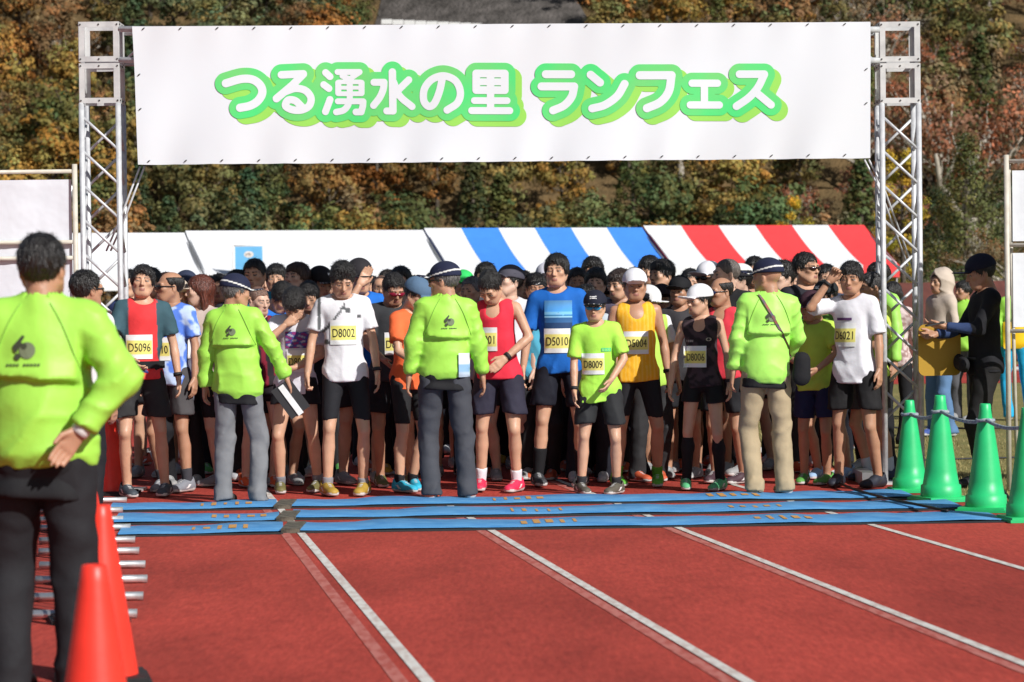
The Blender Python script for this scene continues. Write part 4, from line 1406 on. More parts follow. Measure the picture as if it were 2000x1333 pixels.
o = ob('banner_sheet', mesh_py('banner_sheet', V, Fc, M_BAN, True), bn)
# eyelets and ties along the edges
ey = [(u, v) for v in (.018, .978) for u in [(i + .3) / 20 for i in range(20)]] + [(.006, .35), (.006, .6), (.994, .35), (.994, .6)]
for u, v in ey:
    p = ban(u, v, .006) - Vector((0, YB, 0))
    MB().tube([p + Vector((-.009, 0, -.005)), p + Vector((0, -.005, .002)), p + Vector((.009, 0, .008))], .0042, 6).build('eyelet_tie', M_BOLT, bn, True)

# lettering drawn as round-ended brush strokes in the photograph's letter shapes
def crv(pts, n=10):
    P = [np.array(p, float) for p in pts]
    if len(P) == 2:
        return P
    P = [2 * P[0] - P[1]] + P + [2 * P[-1] - P[-2]]
    out = []
    for i in range(1, len(P) - 2):
        for t in np.linspace(0, 1, n, endpoint=False):
            a, b, c_, d = P[i - 1:i + 3]
            out.append(.5 * ((2 * b) + (-a + c_) * t + (2 * a - 5 * b + 4 * c_ - d) * t * t + (-a + 3 * b - 3 * c_ + d) * t ** 3))
    out.append(P[-2])
    return out
def c3(p): return (400 + p[0] * .3, 80 + p[1] * .3)
def c4(p): return (1000 + p[0] * .3, 80 + p[1] * .3)
def cz(p): return (620 + p[0] * .105, 110 + p[1] * .105)
LET = [
 (c3, .3, [(54, [(138, 278), (240, 250), (315, 255), (365, 295), (375, 345), (345, 395), (295, 425), (232, 438)], 1)]),
 (c3, .3, [(50, [(500, 223), (642, 217)], 0), (50, [(642, 219), (570, 292), (468, 378)], 0), (48, [(520, 335), (590, 312), (655, 325), (692, 372), (680, 425), (630, 452), (570, 450), (527, 425), (545, 388), (590, 392), (632, 430)], 1)]),
 (cz, .105, [(130, [(155, 310), (235, 385)], 0), (130, [(120, 535), (215, 605)], 0), (130, [(235, 810), (150, 1035)], 0), (110, [(375, 298), (785, 298)], 0), (100, [(785, 305), (650, 395)], 0), (95, [(460, 375), (600, 425)], 0),
             (85, [(400, 482), (800, 482)], 0), (70, [(400, 590), (800, 590)], 0), (88, [(400, 702), (800, 702)], 0), (112, [(388, 500), (388, 690)], 0), (112, [(602, 440), (602, 850)], 0), (112, [(822, 500), (822, 690)], 0),
             (110, [(380, 842), (850, 842)], 0), (125, [(850, 850), (845, 930), (815, 1040), (715, 1040)], 0), (120, [(590, 840), (560, 930), (480, 1010), (350, 1042)], 1)]),
 (cz, .105, [(130, [(1052, 490), (1240, 490)], 0), (130, [(1240, 492), (1225, 620), (1160, 770), (1045, 920)], 1), (140, [(1395, 300), (1405, 1020)], 0), (130, [(1405, 1022), (1290, 1022)], 0), (130, [(1700, 445), (1500, 640)], 0), (130, [(1415, 480), (1530, 740), (1760, 940)], 1)]),
 (c3, .3, [(48, [(1548, 238), (1528, 330), (1495, 408), (1458, 428), (1426, 390), (1430, 315), (1478, 254), (1555, 230), (1632, 262), (1664, 335), (1645, 405), (1578, 452)], 1)]),
 (c3, .3, [(50, [(1767, 214), (1953, 214)], 0), (50, [(1767, 322), (1953, 322)], 0), (44, [(1767, 268), (1953, 268)], 0), (50, [(1767, 214), (1767, 322)], 0), (50, [(1953, 214), (1953, 322)], 0), (48, [(1860, 214), (1860, 450)], 0), (44, [(1755, 390), (1968, 390)], 0), (46, [(1738, 455), (1985, 455)], 0)]),
 (c4, .3, [(52, [(220, 218), (385, 218)], 0), (52, [(192, 297), (405, 297)], 0), (52, [(405, 299), (388, 365), (340, 420), (267, 453)], 1)]),
 (c4, .3, [(52, [(512, 221), (573, 272)], 0), (52, [(733, 281), (685, 360), (605, 418), (522, 441)], 1)]),
 (c4, .3, [(54, [(832, 225), (1038, 225)], 0), (54, [(1038, 227), (1020, 330), (965, 400), (878, 440)], 1)]),
 (c4, .3, [(48, [(1172, 277), (1337, 277)], 0), (48, [(1252, 277), (1252, 418)], 0), (48, [(1160, 419), (1349, 419)], 0)]),
 (c4, .3, [(50, [(1481, 218), (1642, 218)], 0), (50, [(1642, 220), (1600, 305), (1540, 372), (1461, 427)], 1), (50, [(1580, 330), (1685, 418)], 0)]),
]
def segs(letters):
    out = []
    for f, sc, strokes in letters:
        for w, pts, smooth in strokes:
            P = crv(pts) if smooth else [np.array(p, float) for p in pts]
            P = [np.array(f(p)) for p in P]
            out += [(a, b, w * sc / 2) for a, b in zip(P[:-1], P[1:])]
    return out
def flat_letters(sg, grow, shift, off, step, name, m, parent):
    """marching squares over the stroke distance field: one clean flat outline, no overlaps"""
    A = np.array([s[0] for s in sg]) + shift; B = np.array([s[1] for s in sg]) + shift; Rr = np.array([s[2] for s in sg]) + grow
    lo = np.minimum(A, B).min(0) - Rr.max() - 3; hi = np.maximum(A, B).max(0) + Rr.max() + 3
    xs = np.arange(lo[0], hi[0], step); ys = np.arange(lo[1], hi[1], step)
    D = np.full((len(xs), len(ys)), 9.0)
    for a, b, r in zip(A, B, Rr):
        i0, i1 = np.searchsorted(xs, [min(a[0], b[0]) - r - 4, max(a[0], b[0]) + r + 4]); j0, j1 = np.searchsorted(ys, [min(a[1], b[1]) - r - 4, max(a[1], b[1]) + r + 4])
        X = xs[i0:i1, None] - a[0]; Y = ys[None, j0:j1] - a[1]
        d = b - a; l2 = max(d @ d, 1e-9)
        t = np.clip((X * d[0] + Y * d[1]) / l2, 0, 1)
        D[i0:i1, j0:j1] = np.minimum(D[i0:i1, j0:j1], np.hypot(X - t * d[0], Y - t * d[1]) - r)
    V, Fc, cache = [], [], {}
    def vid(x, y):
        key = (round(x, 3), round(y, 3))
        if key not in cache:
            cache[key] = len(V)
            V.append(banpx(x, y, off) - Vector((0, YB, 0)))
        return cache[key]
    ins = D < 0
    for j in range(len(ys) - 1):
        i = 0
        while i < len(xs) - 1:
            c = (ins[i, j], ins[i + 1, j], ins[i + 1, j + 1], ins[i, j + 1])
            n = sum(c)
            if n == 4:
                k_ = i
                while k_ < len(xs) - 1 and k_ - i < 6 and ins[k_, j] and ins[k_ + 1, j] and ins[k_ + 1, j + 1] and ins[k_, j + 1]:
                    k_ += 1
                Fc.append([vid(xs[i], ys[j + 1]), vid(xs[k_], ys[j + 1]), vid(xs[k_], ys[j]), vid(xs[i], ys[j])])
                i = k_
                continue
            if n:
                P = [(i, j), (i + 1, j), (i + 1, j + 1), (i, j + 1)]
                poly = []
                for q in range(4):
                    p0, p1 = P[q], P[(q + 1) % 4]
                    d0, d1 = D[p0], D[p1]
                    if d0 < 0:
                        poly.append((xs[p0[0]], ys[p0[1]]))
                    if (d0 < 0) != (d1 < 0):
                        t = d0 / (d0 - d1)
                        poly.append((xs[p0[0]] + t * (xs[p1[0]] - xs[p0[0]]), ys[p0[1]] + t * (ys[p1[1]] - ys[p0[1]])))
                f = [vid(*p) for p in poly][::-1]
                f = [a for a, b in zip(f, f[1:] + f[:1]) if a != b]
                if len(f) > 2:
                    Fc.append(f)
            i += 1
    return ob(name, mesh_py(name, V, Fc, m), parent)
M_GREEN = mat('print_green', (.12, .78, .20), .5)
c, _, v = noise_mix(M_GREEN, (.07, .70, .19), (.16, .62, .17), 2.2, 2, .35, .65)
L(M_GREEN, c, BS(M_GREEN).inputs['Base Color'])
M_LGREEN = mat('print_light_green', (.30, .68, .10), .5)
allseg = segs(LET)
flat_letters(allseg, 14.0, np.array((12.0, 10.0)), .003, 2.0, 'lettering_drop_outline', M_LGREEN, bn)
flat_letters(allseg, 13.5, np.array((0.0, 0.0)), .006, 2.0, 'lettering_outline', M_GREEN, bn)
for l in LET:
    flat_letters(segs([l]), 0, np.array((0.0, 0.0)), .009, 1.0, 'letter', M_BAN, bn)

# ------------------------------------------------------------------ banner frames at both sides
M_BEIGE = mat('beige_pipe', rough=.5)
c, _, v = noise_mix(M_BEIGE, (.50, .46, .38), (.62, .58, .50), 12, 4)
L(M_BEIGE, c, BS(M_BEIGE).inputs['Base Color'])
M_SHEET = cloth_mat('white_sheet', (.72, .75, .80))
def pipes(k, segs_, r, m, name):
    for a, b in segs_:
        MB().tube([a, b], r, 10).build(name, m, k, True)
d = 21.2
px = at(148, 500, d).x
k = thing('banner_frame', 'beige pipe frame with white sheet left of the arch', 'banner frame', (px, d, .004))
zt = zpix(148, 322, d); z1 = zpix(60, 337, d); z2 = zpix(60, 475, d); z3 = zpix(60, 506, d)
pipes(k, [((0, 0, 0), (0, 0, zt)), ((-1.9, 0, 0), (-1.9, 0, zt))], .020, M_BEIGE, 'post')
pipes(k, [((-1.88, 0, z1), (-.021, 0, z1)), ((-1.88, 0, z2), (-.021, 0, z2)), ((-1.88, 0, z3), (-.021, 0, z3))], .016, M_BEIGE, 'rail')
pipes(k, [((-.035, .09, z1 - .1), (-.15, .20, z2 + .02))], .018, M_STEEL, 'brace')
def hang(k, x0, x1, z0, z1_, y, name='sheet'):
    n = 20
    V = []
    for j in range(2):
        for i in range(n + 1):
            V.append((x0 + (x1 - x0) * i / n, y + .012 * math.sin(i * 1.1) * (1 - j), z0 + (z1_ - z0) * j))
    Fc = [[i, i + 1, n + 2 + i, n + 1 + i] for i in range(n)]
    return ob(name, mesh_py(name, V, Fc, M_SHEET, True), k)
hang(k, -1.85, -.03, z2 - .55, z1 - .06, .03)
d = 21.4
px = at(1968, 600, d).x
k = thing('banner_frame', 'beige pipe frame with white sheet right of the arch', 'banner frame', (px, d, .004))
zt = zpix(1968, 304, d); z1 = zpix(1990, 316, d); z2 = zpix(1990, 480, d); z3 = zpix(1990, 648, d)
pipes(k, [((0, 0, 0), (0, 0, zt)), ((1.9, 0, 0), (1.9, 0, zt))], .020, M_BEIGE, 'post')
pipes(k, [((.021, 0, z1), (1.88, 0, z1)), ((.021, 0, z2), (1.88, 0, z2)), ((.021, 0, z3), (1.88, 0, z3))], .016, M_BEIGE, 'rail')
pipes(k, [((.075, .06, .0), (.03, .06, z1 - .02))], .014, M_BEIGE, 'inner_post')
hang(k, .05, 1.85, z2 + .03, z1 - .07, .035)
hang(k, .05, 1.85, z3 + .03, z2 - .06, .04)

# ------------------------------------------------------------------ timing mats
M_MAT = mat('blue_mat_rubber', rough=.75)
c, _, v = noise_mix(M_MAT, (.045, .22, .50), (.11, .34, .62), 5, 6, .3, .7)
L(M_MAT, c, BS(M_MAT).inputs['Base Color']); bump(M_MAT, v, 40, .3, .004)
M_MATEDGE = mat('black_mat_edge', (.015, .016, .02), .8)
M_ORANGE = mat('orange_print', (.55, .28, .08), .8)
M_JOINT = mat('mat_joint_cover', rough=.9)
c, _, v = noise_mix(M_JOINT, (.04, .036, .028), (.14, .12, .09), 22, 5)
L(M_JOINT, c, BS(M_JOINT).inputs['Base Color'])
def timing_mat(pxl, pyl, pxr, pyr, wid, label, marks):
    a = gnd(pxl, pyl); b = gnd(pxr, pyr)
    u = (b - a); Ln = u.length; u.normalize(); w = Vector((-u.y, u.x, 0))
    ang = math.atan2(u.y, u.x)
    r = thing('timing_mat', label, 'mat', (a.x, a.y, .0045), ang, 'blue timing mats across the start line')
    n = max(8, int(Ln / .12))
    mb = MB()
    s = random.uniform(0, 6)
    rows = [(0.0, .010), (.02, .016), (.5, .017), (.98, .016), (1.0, .010)]
    for i in range(n + 1):
        x = Ln * i / n
        hump = .010 * max(0, math.sin(x * 5.2 + s)) + .006 * max(0, math.sin(x * 11.3 + 2 * s))
        for t, z in rows:
            mb.v.append((x, wid * t + .05 * math.sin(x * 4 + s + t) * t + .025 * math.sin(x * 9.7 + 2 * s) * t + .015 * math.sin(x * 3.1 + s), z + hump * (.5 + .5 * t)))
    for i in range(n):
        for j in range(4):
            q = i * 5 + j
            mb.f.append([q, q + 5, q + 6, q + 1])
    mb.build('mat_sheet', M_MAT, r, True)
    MB().box((0, -.10, 0), (Ln, wid - .04, .006)).build('mat_underlay', M_MATEDGE, r)
    for mx in marks:
        for q in range(5):
            x = mx * Ln + q * .085
            hw_ = random.uniform(.008, .026)
            mb = MB(); y0 = wid * random.uniform(.22, .36); y1 = wid * random.uniform(.55, .75)
            zz = .036
            mb.v = [(x - hw_, y0, .0), (x + hw_, y0, .0), (x + hw_, y1, .0), (x - hw_, y1, .0)]
            def hz_(p):
                hump = .010 * max(0, math.sin(p[0] * 5.2 + s)) + .006 * max(0, math.sin(p[0] * 11.3 + 2 * s))
                return (p[0], p[1], .0172 + hump * (.5 + .5 * p[1] / wid) + .0025)
            mb.v = [hz_(p) for p in mb.v]; mb.f = [[0, 1, 2, 3]]
            mb.build('printed_mark', M_ORANGE, r)
    return r
timing_mat(212, 1001, 541, 995, .62, 'short blue timing mat, back row left of the joint', [.55])
timing_mat(562, 993, 1785, 975, .62, 'long blue timing mat, back row by the runners feet', [.33, .68])
timing_mat(222, 1026, 546, 1020, .62, 'short blue timing mat, middle row left of the joint', [.6])
timing_mat(568, 1016, 1880, 996, .62, 'long blue timing mat, middle row of three', [.33, .66])
timing_mat(230, 1049, 553, 1043, .62, 'short blue timing mat, front row left of the joint', [.45])
timing_mat(581, 1041, 1965, 1020, .62, 'long blue timing mat, front row nearest the open track', [.32, .655])
for i, (px, py) in enumerate(((551, 996), (557, 1020), (567, 1043))):
    p = gnd(px, py)
    k = ob('cable_joint_cover', mesh_py('cable_joint_cover', *(lambda mb: (mb.v, mb.f))(MB().box((-.06, -.02, 0), (.06, .60, .030))), M_JOINT), loc=(p.x, p.y, .0045))
    k['label'] = ('worn brown joint cover between back row timing mats', 'worn brown joint cover between middle row timing mats', 'worn brown joint cover between front row timing mats')[i]
    k['category'] = 'cover'; k['group'] = 'joint covers of the timing mats'
# cables on the right
M_RUBBER = mat('black_rubber', (.012, .012, .013), .6)
def cable(pts, r, label, zl=.012):
    P = [gnd(x, y) for x, y in pts]
    P = crv([(p.x, p.y) for p in P], 8)
    o = MB().tube([(p[0], p[1], zl + r) for p in P], r, 6).build('cable', M_RUBBER, None, True)
    o['label'] = label; o['category'] = 'cable'; o['group'] = 'cables by the right tower'
cable([(1640, 955), (1670, 968), (1730, 985), (1800, 1000), (1850, 1011)], .010, 'black cable lying diagonally across the timing mats', .034)
cable([(1870, 948), (1905, 944), (1945, 950), (1975, 985), (1990, 1003)], .012, 'black cable curling over the grass behind green cones')
cable([(1745, 840), (1830, 838), (1900, 842), (2010, 838)], .012, 'thin black cable stretched over the infield grass')
cable([(1745, 905), (1850, 902), (1930, 900), (2010, 898)], .010, 'second black cable stretched over the grass, nearer')

# ------------------------------------------------------------------ cones
def cone_mat(name, A):
    m = mat(name, A, .42, spec=.5)
    c, _, v = noise_mix(m, tuple(a * .86 for a in A), A, 7, 5, .3, .6)
    L(m, c, BS(m).inputs['Base Color']); bump(m, v, 25, .1, .004)
    return m
M_CGREEN = cone_mat('green_cone_plastic', (.022, .55, .18))
M_CRED = cone_mat('red_cone_plastic', (.88, .045, .025))
PROF = [(.150, .03), (.152, .045), (.148, .105), (.134, .112), (.118, .20), (.075, .48), (.044, .655), (.040, .70), (.034, .705), (.026, .70), (.03, .60)]
cone_me = {}
def traffic_cone(px, py, hgt, m, label, group, base=None):
    p = gnd(px, py) if base is None else base
    r = thing('traffic_cone', label, 'cone', (p.x, p.y, .006), random.uniform(-.4, .4), group)
    key = m.name
    if key not in cone_me:
        mb = MB().lathe(PROF if m is M_CGREEN else [(.142, .031), (.138, .06), (.046, .655), (.040, .70), (.034, .705), (.026, .70), (.03, .60)], 32)
        mc = mesh_py('cone_body', mb.v, mb.f, m, True)
        mb = MB()
        mb.box((-.185, -.185, 0), (.185, .185, .018)); mb.box((-.17, -.17, .0185), (.17, .17, .031))
        cone_me[key] = (mc, mesh_py('cone_base', mb.v, mb.f, m if m is M_CGREEN else M_RUBBER))
    ob('cone_body', cone_me[key][0], r); ob('cone_base', cone_me[key][1], r)
    r.scale = (hgt / .7 * (.9 if m is M_CGREEN else 1), hgt / .7 * (.9 if m is M_CGREEN else 1), hgt / .7)
    return r
GC = [(1778, 962, .69, 'green traffic cone beside the right arch tower with tower shadow'), (1838, 980, .76, 'green traffic cone second along the rope from the arch tower'),
      (1926, 1000, .735, 'green traffic cone third along the rope from the arch tower'), (2008, 1019, .74, 'green traffic cone at the far end of the rope, partly cropped')]
tops = []
for px, py, hh, lab in GC:
    c_ = traffic_cone(px, py, hh, M_CGREEN, lab, 'green cones on the rope line')
    tops.append(Vector((c_.location.x, c_.location.y, hh * .86)))
M_ROPE = mat('striped_rope', rough=.85)
c, _, v = noise_mix(M_ROPE, (.16, .22, .30), (.42, .45, .46), 40, 3)
L(M_ROPE, c, BS(M_ROPE).inputs['Base Color'])
P = []
for a, b in zip(tops[:-1], tops[1:]):
    for t in np.linspace(0, 1, 9)[:-1]:
        q = a.lerp(b, t); P.append(Vector((q.x, q.y - .062, q.z - .07 * 4 * t * (1 - t) * .5)))
P.append(tops[-1] + Vector((0, -.06, 0)))
o = MB().tube(P, .013, 8).build('rope', M_ROPE, None, True)
o['label'] = 'grey blue rope strung between the green cone tops'; o['category'] = 'rope'
for t_, lab in zip(tops[:3], ('rope loop', 'rope loop', 'rope loop')):
    ring = [t_ + Vector((.058 * math.cos(a), .058 * math.sin(a), .004 * math.sin(3 * a))) for a in np.linspace(0, 6.28, 15)]
    MB().tube(ring, .012, 8).build('rope_loop', M_ROPE, o, True)
P = [at(1790, 808, 24.0), at(1815, 803, 24.3), at(1840, 797, 24.6), at(1865, 792, 25), at(1905, 790, 25.6)]
# red cones on the left
traffic_cone(0, 0, .70, M_CRED, 'nearest red traffic cone in the foreground beside barrier', 'red cones by the barriers', base=Vector((foot(190, 8.65), 8.65, 0)))
traffic_cone(0, 0, .70, M_CRED, 'red traffic cone standing behind the foreground cone', 'red cones by the barriers', base=Vector((foot(201, 11.2), 11.2, 0)))
traffic_cone(0, 0, .70, M_CRED, 'red traffic cone half hidden behind the steward in black trousers', 'red cones by the barriers', base=Vector((foot(172, 13.4), 13.4, 0)))
traffic_cone(0, 0, .70, M_CRED, 'red traffic cone beside the left end of the crowd', 'red cones by the barriers', base=Vector((foot(214, 22.1), 22.1, 0)))

# aluminium crowd barriers seen end-on, feet sticking out over the track
M_BAR = mat('barrier_aluminium', (.70, .71, .72), .35, .75)
c, _, v = noise_mix(M_BAR, (.55, .56, .57), (.78, .79, .80), 15, 4)
L(M_BAR, c, BS(M_BAR).inputs['Base Color'])
feety = [984, 1004, 1022, 1038, 1063, 1085, 1112, 1141, 1175, 1210]
fx = [248, 240, 241, 255, 264, 272, 284, 288, 280, 268]
fp = [gnd(x, y) for x, y in zip(fx, feety)]
LBL = ['far end of the row by the mats', 'second from the timing mats', 'in the middle of the row', 'behind the red cones', 'beside the steward in the foreground']
for b in range(5):
    p0, p1 = fp[2 * b + 1], fp[2 * b]
    c0 = p0 + Vector((-.30, 0, 0)); c1 = p1 + Vector((-.30, 0, 0))
    r = thing('crowd_barrier', 'silver crowd barrier seen end-on, ' + LBL[b], 'barrier', (c0.x, c0.y, .0045), 0, 'crowd barriers along the left lane')
    u = Vector((c1.x - c0.x, c1.y - c0.y, 0))
    e0 = -u * .42; e1 = u * 1.42
    for (p, nm) in ((Vector((0, 0, 0)), 'foot'), (u, 'foot')):
        q = p + Vector(((fp[2 * b].x - .30 - c1.x) * 0, 0, 0))
        MB().tube([q + Vector((-.30, 0, .024)), q + Vector((.30, 0, .024))], .022, 10).build('foot', M_BAR, r, True)
    for p in (e0, e1):
        MB().tube([p + Vector((0, 0, .05)), p + Vector((0, 0, 1.02))], .022, 10).build('post', M_BAR, r, True)
    for z in (.12, 1.04):
        MB().tube([e0 + Vector((0, 0, z)), e1 + Vector((0, 0, z))], .020, 10).build('rail', M_BAR, r, True)
    for t in np.linspace(0, 1, 12)[1:-1]:
        p = e0.lerp(e1, t)
        MB().tube([p + Vector((0, 0, .14)), p + Vector((0, 0, 1.02))], .008, 6).build('upright', M_BAR, r, True)
    for p in (Vector((0, 0, 0)), u):
        MB().tube([p + Vector((0, 0, .046)), p + Vector((0, 0, .12))], .018, 8).build('foot_stem', M_BAR, r, True)
# ------------------------------------------------------------------ decals and hand-held things
def poly_disc(cx, cy, r, n=20, a0=0, a1=6.2832, sq=1.0):
    return [(cx + r * math.cos(a), cy + r * sq * math.sin(a)) for a in np.linspace(a0, a1, n, endpoint=(a1 - a0) < 6.28)]
M_LOGO_D = mat('logo_dark', (.045, .055, .03), .7); M_LOGO_G = mat('logo_grey', (.17, .21, .12), .7)
M_SEAM = mat('jacket_seam', (.24, .50, .06), .7)
def jacket_logo(cx=0.0, cz=1.305, sc=1.0):
    def f(root, bvh, S, J):
        def put(polys, m, nm, off):
            V, Fc = [], []
            for P in polys:
                n = len(V)
                V += decal_pts([(p[0] * sc, p[1] * sc) for p in P], bvh, cx, cz, S, 1, off)
                Fc.append(list(range(n, n + len(P)))[::-1])
            ob(nm, mesh_py(nm, V, Fc, m), root)
        for sg in (-1, 1):
            P = [(sg * (.055 + .115 * t) , .165 - .27 * t + .03 * math.sin(3.1 * t)) for t in np.linspace(0, 1, 14)]
            V = decal_pts([(cx - x, z + 1.305 - cz) for x, z in P], bvh, cx, cz, S, 1, .003)
            MB().tube(V, .0028, 5).build('seam', M_SEAM, root, True)
        put([poly_disc(.014, -.004, .027, 18)], M_LOGO_G, 'emblem_disc', .005)
        put([[(-.034, .012), (-.024, .022), (-.002, .046), (.006, .040), (-.006, .022), (.006, .012), (-.012, .006), (-.022, -.012), (-.032, -.004)], poly_disc(-.018, -.024, .011, 12), poly_disc(.004, .010, .010, 10)], M_LOGO_D, 'emblem_mark', .0075)
        put([[(x, -.047), (x, -.054), (x + .008, -.054), (x + .008, -.047)] for x in [-.055 + .0115 * i for i in range(10) if i != 4]], M_LOGO_D, 'emblem_lettering', .006)
    return f
def patch(cx, cz, w, h, colf, nm, nx=20, nz=20, side=-1, rot=0.0, off=.005):
    def f(root, bvh, S, J):
        V, Fq = decal(bvh, cx, cz, w, h, nx, nz, S, side, off, rot=rot)
        C = np.array([(*colf(i / nx, j / nz), 1) for j in range(nz + 1) for i in range(nx + 1)])
        ob(nm, mesh_np(nm, V, Fq, True, C, (M_PRINT,)), root)
    return f
def many(*fs):
    def f(*a):
        for q in fs:
            q(*a)
    return f
def photo_print(u, v):
    if v > .62: return tuple(np.array((.02, .26, .72)) * (1 - (v - .62) / .5) + np.array((.30, .60, .85)) * (.25))
    m = .50 + .10 * max(0, 1 - abs(u - .5) / .16) + .02 * math.sin(u * 9)
    if v > m: return (.22, .58, .88)
    if v > .40: return (.035, .22, .48) if (v - .40) * 9 % 1 > .45 else (.30, .60, .82)
    return (.015, .05, .14) if v < .25 else (.03, .12, .30)
def torn(u, v):
    return (.08, .08, .08) if (math.sin(u * 13 + v * 9) + math.sin(v * 17 - u * 5)) > -.2 else (.70, .70, .72)
def comic(u, v):
    s = math.sin(u * 17 + 2 * math.sin(v * 9)) + math.sin(v * 21 + u * 4)
    return (.30, .04, .18) if s > .7 else (.10, .06, .30) if s > -.3 else (.05, .16, .34) if s > -1 else (.55, .5, .6)
def noise_pat(A, B, f, thr=0.0, st=1.0):
    A = np.array(A); B = np.array(B)
    def p(V):
        n = wav(V[:, 0], V[:, 1], V[:, 2] * st, 1.3, f) + .5 * wav(V[:, 0], V[:, 1], V[:, 2], 2.3, f * 1.9)
        t = np.clip((n - thr) * 2 + .5, 0, 1)[:, None]
        return np.concatenate([A * (1 - t) + B * t, np.ones((len(V), 1))], 1)
    return p
def panel_pat(core, side, hw=.105, hw2=.02):
    def p(V):
        C = np.ones((len(V), 4)); C[:, :3] = side
        m = np.abs(V[:, 0]) < hw + np.where(V[:, 2] < 1.05, .08 * (1.05 - V[:, 2]) / .2, 0)
        C[m, :3] = core
        return C
    return p
def tees(core, slv, hw=.17):
    def p(V):
        C = np.ones((len(V), 4)); C[:, :3] = core
        C[np.abs(V[:, 0]) > hw, :3] = slv
        return C
    return p
def lines_pat(A, B, f, ax=0):
    def p(V):
        C = np.ones((len(V), 4)); C[:, :3] = A
        C[np.sin(V[:, 0] * f + V[:, 2] * 6) > .35, :3] = B
        return C
    return p
def white_streak(V):
    C = np.ones((len(V), 4)); C[:, :3] = (.78, .77, .80)
    x, y, z = V.T
    k1 = (y < 0) & (np.abs((z - 1.375) - (x + .0) * 1.1 - .02 * np.sin(18 * x)) < .016) & (x < .03) & (x > -.2)
    k2 = (np.abs(x + .165) < .012) & (z > 1.22)
    k3 = (y < 0) & (np.abs(z - 1.36) < .018) & (x > -.01) & (x < .06) & (np.sin(90 * x + 40 * z) > -.4)
    k4 = (y < 0) & (np.abs(x - .075) < .02) & (np.abs(z - 1.262) < .02) & (x + z < 1.35)
    k5 = (y < 0) & (np.abs(x - .125) < .016) & (np.abs(z - 1.315) < .010)
    k6 = (y < 0) & (np.abs(x + .10) < .03) & (np.abs(z - 1.14) < .03) & (np.sin(70 * x) * np.sin(60 * z) > .2)
    C[k1 | k2 | k3 | k4 | k5 | k6, :3] = (.10, .105, .11)
    return C
def held_box(hand, off, size, m, nm, label, cat, rot=(0, 0, 0)):
    """a thing carried in the hand: its own top-level object"""
    def f(root, bvh, S, J):
        p = Vector(J['wri'][hand] * S) + Vector(off)
        mb = MB().box([-s / 2 for s in size], [s / 2 for s in size])
        o = mb.build(nm, m)
        o.matrix_world = Matrix.Translation(root.location) @ Matrix.Rotation(root.rotation_euler.z, 4, 'Z') @ Matrix.Translation(p) @ (Matrix.Rotation(rot[2], 4, 'Z') @ Matrix.Rotation(rot[1], 4, 'Y') @ Matrix.Rotation(rot[0], 4, 'X'))
        o['label'] = label; o['category'] = cat
    return f
BLK = (.014, .014, .017); NAVY = (.016, .02, .05); CHAR = (.05, .047, .052); WHT = (.78, .78, .80)
M_BLK = mat('black_plastic', (.02, .02, .022), .5)
M_STRAPP = mat('woven_strap', rough=.9)
c, _, v = noise_mix(M_STRAPP, (.10, .10, .14), (.32, .10, .07), 26, 3)
L(M_STRAPP, c, BS(M_STRAPP).inputs['Base Color'])

# ------------------------------------------------------------------ stewards in lime jackets
SG = 'stewards in lime jackets'
def cuff(root, bvh, S, J):
    a, b = J['elb'][0], J['wri'][0]
    n = (b - a) / np.linalg.norm(b - a)
    MB().tube([(b - n * .02) * S, (b + n * .02) * S], .036 * S, 14).build('shirt_cuff', M_WHITE, root, True)
person(88, 10.85, 'large steward in lime jacket and black trousers, hand on hip, back turned', h=1.768, yaw=180, hy=-10, slouch=-1.5, g=1.16, top='jacket', topcol=LIME, bottom='trousers', botcol=(.018, .018, .021),
       hair='short', ha=(-.175, .17, 1.0), ea=(-1, .12, .05), ta=(.3, .2, 1), handa='flat', hb=(.26, -.03, .82), feet=((-.13, 0, 10), (.13, -.02, -12)), shoe=BLK, shoemesh=SHOE_DARK,
       skin=SKIN_T, group=SG, hem=.855, tail=.74, extra=many(jacket_logo(.04, 1.30, 1.15), cuff))
def board(root, bvh, S, J):
    held_box(0, (-.03, .0, -.16), (.17, .012, .26), M_BLK, 'clipboard', 'black and white clipboard held by steward in grey trousers', 'clipboard', (0, .62, .25))(root, bvh, S, J)
    held_box(0, (-.035, .012, -.17), (.045, .006, .26), M_WHITE, 'paper_sheet', 'strip of white paper on the clipboard', 'paper', (0, .62, .25))(root, bvh, S, J)
person(463, 20.95, 'steward in lime jacket, navy cap and light grey trousers holding clipboard', yt=536, yaw=172, hy=-58, hp=8, g=1.0, top='jacket', topcol=LIME, bottom='trousers', botcol=(.19, .195, .205),
       cap='piped', capcol=NAVY, hcol=HGREY, ha=(-.40, -.06, .915), ea=(-.8, .6, -.3), hb=(.26, -.06, .84), feet=((-.17, .0, 25), (.10, .0, -8)), shoe=(.05, .05, .05), shoemesh=SHOE_DARK,
       skin=SKIN_T, group=SG, lean=-1, hem=.79, tail=.755, extra=many(jacket_logo(), board), px_is_body=True)
def back_tag(root, bvh, S, J):
    M = patch(-.115, .985, .085, .175, lambda u, v: (.70, .74, .78) if v > .55 else (.25, .42, .62) if v > .2 else (.5, .6, .7), 'back_pass', 8, 12, 1, off=.02)
    M(root, bvh, S, J)
person(878, 21.1, 'steward in lime jacket, navy cap and dark grey trousers seen from behind', yt=513, yaw=184, hy=66, hp=2, g=1.04, top='jacket', topcol=LIME, bottom='trousers', botcol=(.060, .063, .075),
       cap='piped', capcol=NAVY, hcol=HGREY, hair='grey', glasses=(.03, .03, .03), ha=(-.27, -.06, .83), hb=(.30, -.04, .83), feet=((-.14, .0, 10), (.13, -.03, -14)), shoe=(.75, .10, .03),
       skin=SKIN_T, group=SG, hem=.88, tail=.80, extra=many(jacket_logo(-.005), back_tag))
